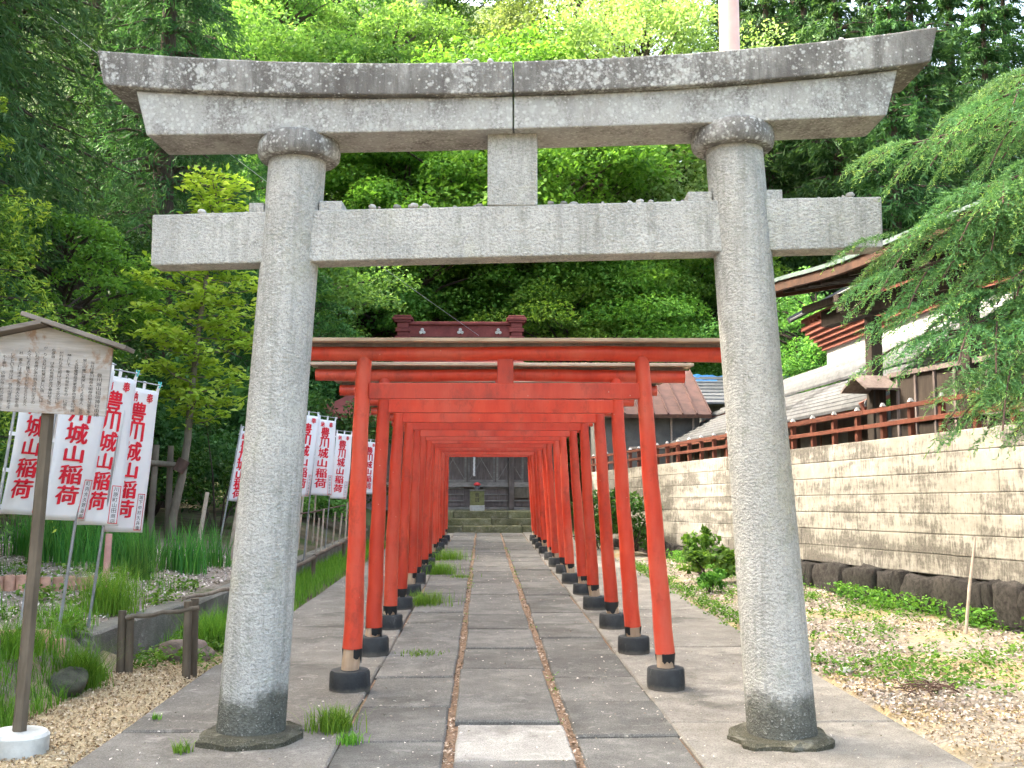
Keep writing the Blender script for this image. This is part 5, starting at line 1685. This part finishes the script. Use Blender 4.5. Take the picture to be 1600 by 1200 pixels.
stuff('grass', blades(scatter(9000, -2.98, -2.28, 9.6, 25.5, 1, lambda x, y: .35 + .65 * sst(-2.30, -2.45, x) - .3 * (y < 10.4)), .21, .008, .45, grass_mat, 'verge_grass', 1, 2, .6), 'green grass verge along the left edge of the paving', 'grass')
stuff('grass', blades(scatter(2000, -3.35, -2.92, 6.2, 8.4, 2, lambda x, y: .15 + 1.6 * max(0, nz(x, y, 1.8, 5))), .17, .008, .6, grass_mat, 'weed_grass', 2, 2, .5), 'tufted weeds growing round the edging rocks on the left', 'grass')
stuff('grass', blades(scatter(1700, -7.5, -3.3, 8.2, 15, 3, lambda x, y: max(0, nz(x, y, .9, 9)) * 1.6), .19, .009, .6, grass_mat, 'bed_grass', 3, 2, .45), 'scattered grass tufts in the left garden bed', 'grass')
def tuft(label, x, y, n, rad, h, seed, mat=grass_mat, name='grass_tuft', z=None, w=.007, lean=.7, lvb=.65):
    r = np.random.default_rng(seed)
    q = r.normal(size=(n, 2)) * rad * .5
    zz = hgt(x, y) if z is None else z
    pts = np.stack([q[:, 0], q[:, 1], np.zeros(n)], 1)
    me = blades(pts, h, w, lean, mat, name, seed, 3, lvb)
    o = link(name, me, loc=(x, y, zz)); return tag(o, label, 'plant')
tuft('grass tuft sprouting by the nearest left footing block', -.93, 6.62, 420, .13, .17, 61, z=0)
tuft('small grass tuft on the paving in front of the left footing', -.78, 6.28, 120, .07, .08, 62, z=0)
tuft('grass tuft by the fourth left footing block', -.72, 13.2, 520, .28, .19, 63, z=0)
tuft('grass tuft by the left footings halfway down the row', -.74, 17.5, 600, .30, .24, 64, z=0)
tuft('grass tuft among the far left footing blocks', -.72, 20.6, 600, .38, .26, 65, z=0)
tuft('low grass tuft on the paving joint right of a left footing', -.35, 16.8, 160, .20, .07, 66, z=0)
tuft('sparse grass tuft on the paving beside the third left footing', -.55, 9.4, 140, .18, .05, 67, z=0)
tuft('tall bright grass clump beside the pink stake', -3.45, 9.7, 650, .24, .52, 68, lvb=.7)
tuft('bright grass clump left of the concrete wall end', -3.45, 8.75, 240, .22, .26, 69)
tuft('dense dark grass clump hanging over the edging rocks', -3.30, 7.45, 520, .26, .30, 70, lvb=.45)
tuft('upright green weed clump against the end of the concrete wall', -2.98, 7.95, 420, .13, .38, 71, lvb=.5)
tuft('tall grass clump at the base of the notice board', -2.95, 5.95, 260, .13, .20, 72)
tuft('sparse grass at the foot of the left stone pillar', -1.72, 6.10, 70, .05, .08, 73, z=0)
tuft('tiny weed in the tan gravel beside the notice base', -2.12, 6.9, 40, .03, .05, 74, z=.01)
tuft('grass clump behind the two-post rail', -2.55, 9.85, 500, .20, .42, 75, lvb=.6)
# iris bed
ri = random.Random(8)
n = 0
for k in range(34):
    x = ri.uniform(-5.9, -3.55); y = ri.uniform(11.2, 15.2)
    if y < 11.2 + (-3.55 - x) * .8: y += 1.6
    me = blades(np.stack([np.random.default_rng(k).normal(size=85) * .11, np.random.default_rng(k + 99).normal(size=85) * .11, np.zeros(85)], 1), .62, .017, .35, iris_mat, 'iris', 300 + k, 4, .45) if k < 8 else iris_me[k % 8]
    if k == 0: iris_me = []
    if k < 8: iris_me.append(me)
    o = link('iris_clump', me, loc=(x, y, hgt(x, y)), rot=(0, 0, ri.uniform(0, 6)))
    s = ri.uniform(.8, 1.15); o.scale = (s, s, s)
    tag(o, 'clump of long sword-shaped leaves in the bed below the young tree', 'plant', 'clumps of the iris bed')

def litter(n, x0, x1, y0, y1, L, mat, name, seed, dens=None, off=.006, flat=3.0):
    r = np.random.default_rng(seed)
    p = scatter(n, x0, x1, y0, y1, seed, dens, off)
    nrm = r.normal(size=(n, 3)) + np.array([0, 0, flat])
    sz = r.uniform(.5, 1.3, n)
    v = leaf_quads(p, nrm, r.normal(size=(n, 3)), L * sz, L * .6 * sz)
    me = np_mesh(name, v, 4, np.clip(r.random(n), 0, 1)); me.materials.append(mat)
    return me
def yardd(x, y):
    if x > wall_x(y) - .1: return 0
    return max(.05, min(1, .45 + 1.4 * nz(x, y, .8, 2)))
stuff('fallen_petals', litter(14000, 2.74, 5.3, 6.6, 20, .040, petal_mat, 'yard_petals', 5, yardd, .012, 2.0), 'pinkish fallen petals and litter in the yard below the plank wall', 'petals')
stuff('fallen_petals', litter(8000, -7.6, -3.2, 8.6, 15.5, .045, petal_mat, 'bed_petals', 6, lambda x, y: .5, .012, 2.0), 'pale fallen petals covering the left garden bed', 'petals')
stuff('gravel', litter(7000, -3.0, -2.10, 5.0, 9.6, .024, chip_mat, 'chips', 7, lambda x, y: sst(-2.10, -2.3, x) * (1 - .6 * sst(8.6, 9.6, y)), .010, 1.2), 'tan wood chips strewn between the paving and the rocks', 'gravel')
stuff('gravel', litter(3500, 2.72, 4.6, 5.2, 8.8, .024, chip_mat, 'straw', 17, lambda x, y: max(0, nz(x, y, .9, 4) + .25), .012, 1.2), 'tan straw and chips at the lower right', 'gravel')
pr_ = np.random.default_rng(81)
def joint(x, y): return 1.0 if (abs(x + .19) < .03 or abs(x - .545) < .03) else .04
def on_path(n, seed, L, mat, name, dens, off=.004, x0=-2.2, x1=2.6, y0=4.6, y1=30):
    r = np.random.default_rng(seed)
    out = []
    while len(out) < n:
        x = r.uniform(x0, x1); y = y0 + (y1 - y0) * r.random() ** 1.5
        if r.random() > dens(x, y): continue
        z = off if not (abs(x + .19) < .03 or abs(x - .545) < .03) else -.012
        out.append((x, y, z + off))
    p = np.array(out); n = len(p)
    sz = r.uniform(.5, 1.3, n)
    v = leaf_quads(p, r.normal(size=(n, 3)) + np.array([0, 0, 4.0]), r.normal(size=(n, 3)), L * sz, L * .6 * sz)
    me = np_mesh(name, v, 4, r.random(n)); me.materials.append(mat)
    return me
stuff('fallen_petals', on_path(2600, 31, .020, petal_mat, 'path_petals', lambda x, y: .5), 'scattered fallen petals on the paving', 'petals')
stuff('joint_litter', on_path(2600, 32, .026, joint_chip, 'joint_litter', lambda x, y: 1.0 if (abs(x + .19) < .03 or abs(x - .545) < .03) else 0), 'brown litter filling the long paving joints', 'litter')

def weeds(name, n, pred, L, seed, label, mat=weed_mat, z=None, box=None, rise=.06, W=.55):
    r = np.random.default_rng(seed)
    x0, x1, y0, y1 = box
    P = []
    while len(P) < n:
        x = r.uniform(x0, x1); y = r.uniform(y0, y1)
        if r.random() > pred(x, y): continue
        zz = hgt(x, y) if z is None else z
        k = r.integers(4, 9)
        hgt_ = rise * r.random()
        for q in range(k):
            P.append((x + r.normal() * L * .9, y + r.normal() * L * .9, zz + .01 + rise * r.random()))
    P = np.array(P); n = len(P)
    sz = r.uniform(.5, 1.3, n)
    v = leaf_quads(P, r.normal(size=(n, 3)) * .5 + np.array([0, 0, 1]), r.normal(size=(n, 3)), L * sz, L * W * sz)
    me = np_mesh(name, v, 4, np.clip(.5 + r.normal(size=n) * .25, 0, 1)); me.materials.append(mat)
    return stuff(name, me, label, 'ground cover')
weeds('ground_cover', 7500, lambda x, y: 0 if x > wall_x(y) - .1 else max(.04, min(.5, nz(x, y, 1.0, 14) * 1.1 + .10 + .5 * nz(x, y, 4.5, 3))), .044, 41, 'low green weeds spreading through the petals of the right yard', box=(2.74, 5.3, 7.4, 19), rise=.07)
weeds('ground_cover', 2600, lambda x, y: 1, .045, 42, 'green weeds along the right edge of the paving', box=(2.66, 2.86, 8.6, 20), rise=.08)
weeds('ground_cover', 4800, lambda x, y: 1.0 if wall_x(y) - .55 - .2 * nz(x, y, 1.5, 3) < x < wall_x(y) - .12 and nz(x, y, 1.2, 8) > -.12 else 0, .06, 43, 'weeds growing along the foot of the plank wall', box=(3.0, 5.6, 8.5, 20), rise=.20)
weeds('ground_cover', 2600, lambda x, y: max(0, nz(x, y, 1.1, 33)), .06, 44, 'broad-leaved weeds in the left garden bed', box=(-6.5, -3.2, 8.4, 12), rise=.12)
weeds('ground_cover', 1300, lambda x, y: 1, .05, 45, 'weeds around the boulder and the two-post rail', box=(-2.92, -2.32, 8.7, 10.6), rise=.12)
weeds('ground_cover', 260, lambda x, y: 1.0 if (abs(x + .19) < .03 or abs(x - .545) < .03) and nz(x, y, 1.3, 4) > .05 else 0, .026, 46, 'tiny weeds sprouting in the long paving joints', box=(-.25, .6, 5.2, 25), z=0.0, rise=.03)
# twig heap
tw = MB()
rt_ = random.Random(12)
for k in range(60):
    c = Vector((rt_.gauss(0, .11), rt_.gauss(0, .09), .015 + .06 * rt_.random()))
    a = rt_.uniform(0, 6.28); l = rt_.uniform(.06, .17)
    d = Vector((math.cos(a) * l, math.sin(a) * l, rt_.uniform(-.03, .05)))
    tw.tube([c - d * .5, c + Vector((0, 0, .012)), c + d * .5], [.004, .004, .002], 5)
o = tw.build('twig_heap', twig_mat); o.location = (3.22, 7.5, hgt(3.22, 7.5))
tag(o, 'small heap of dead brown twigs on the ground at lower right', 'twigs', kind='stuff')
rock('stone', 'small pale stone lying near the paving edge at lower right', (2.93, 8.35, .03), (.06, .05, .03), light_concrete, 14)
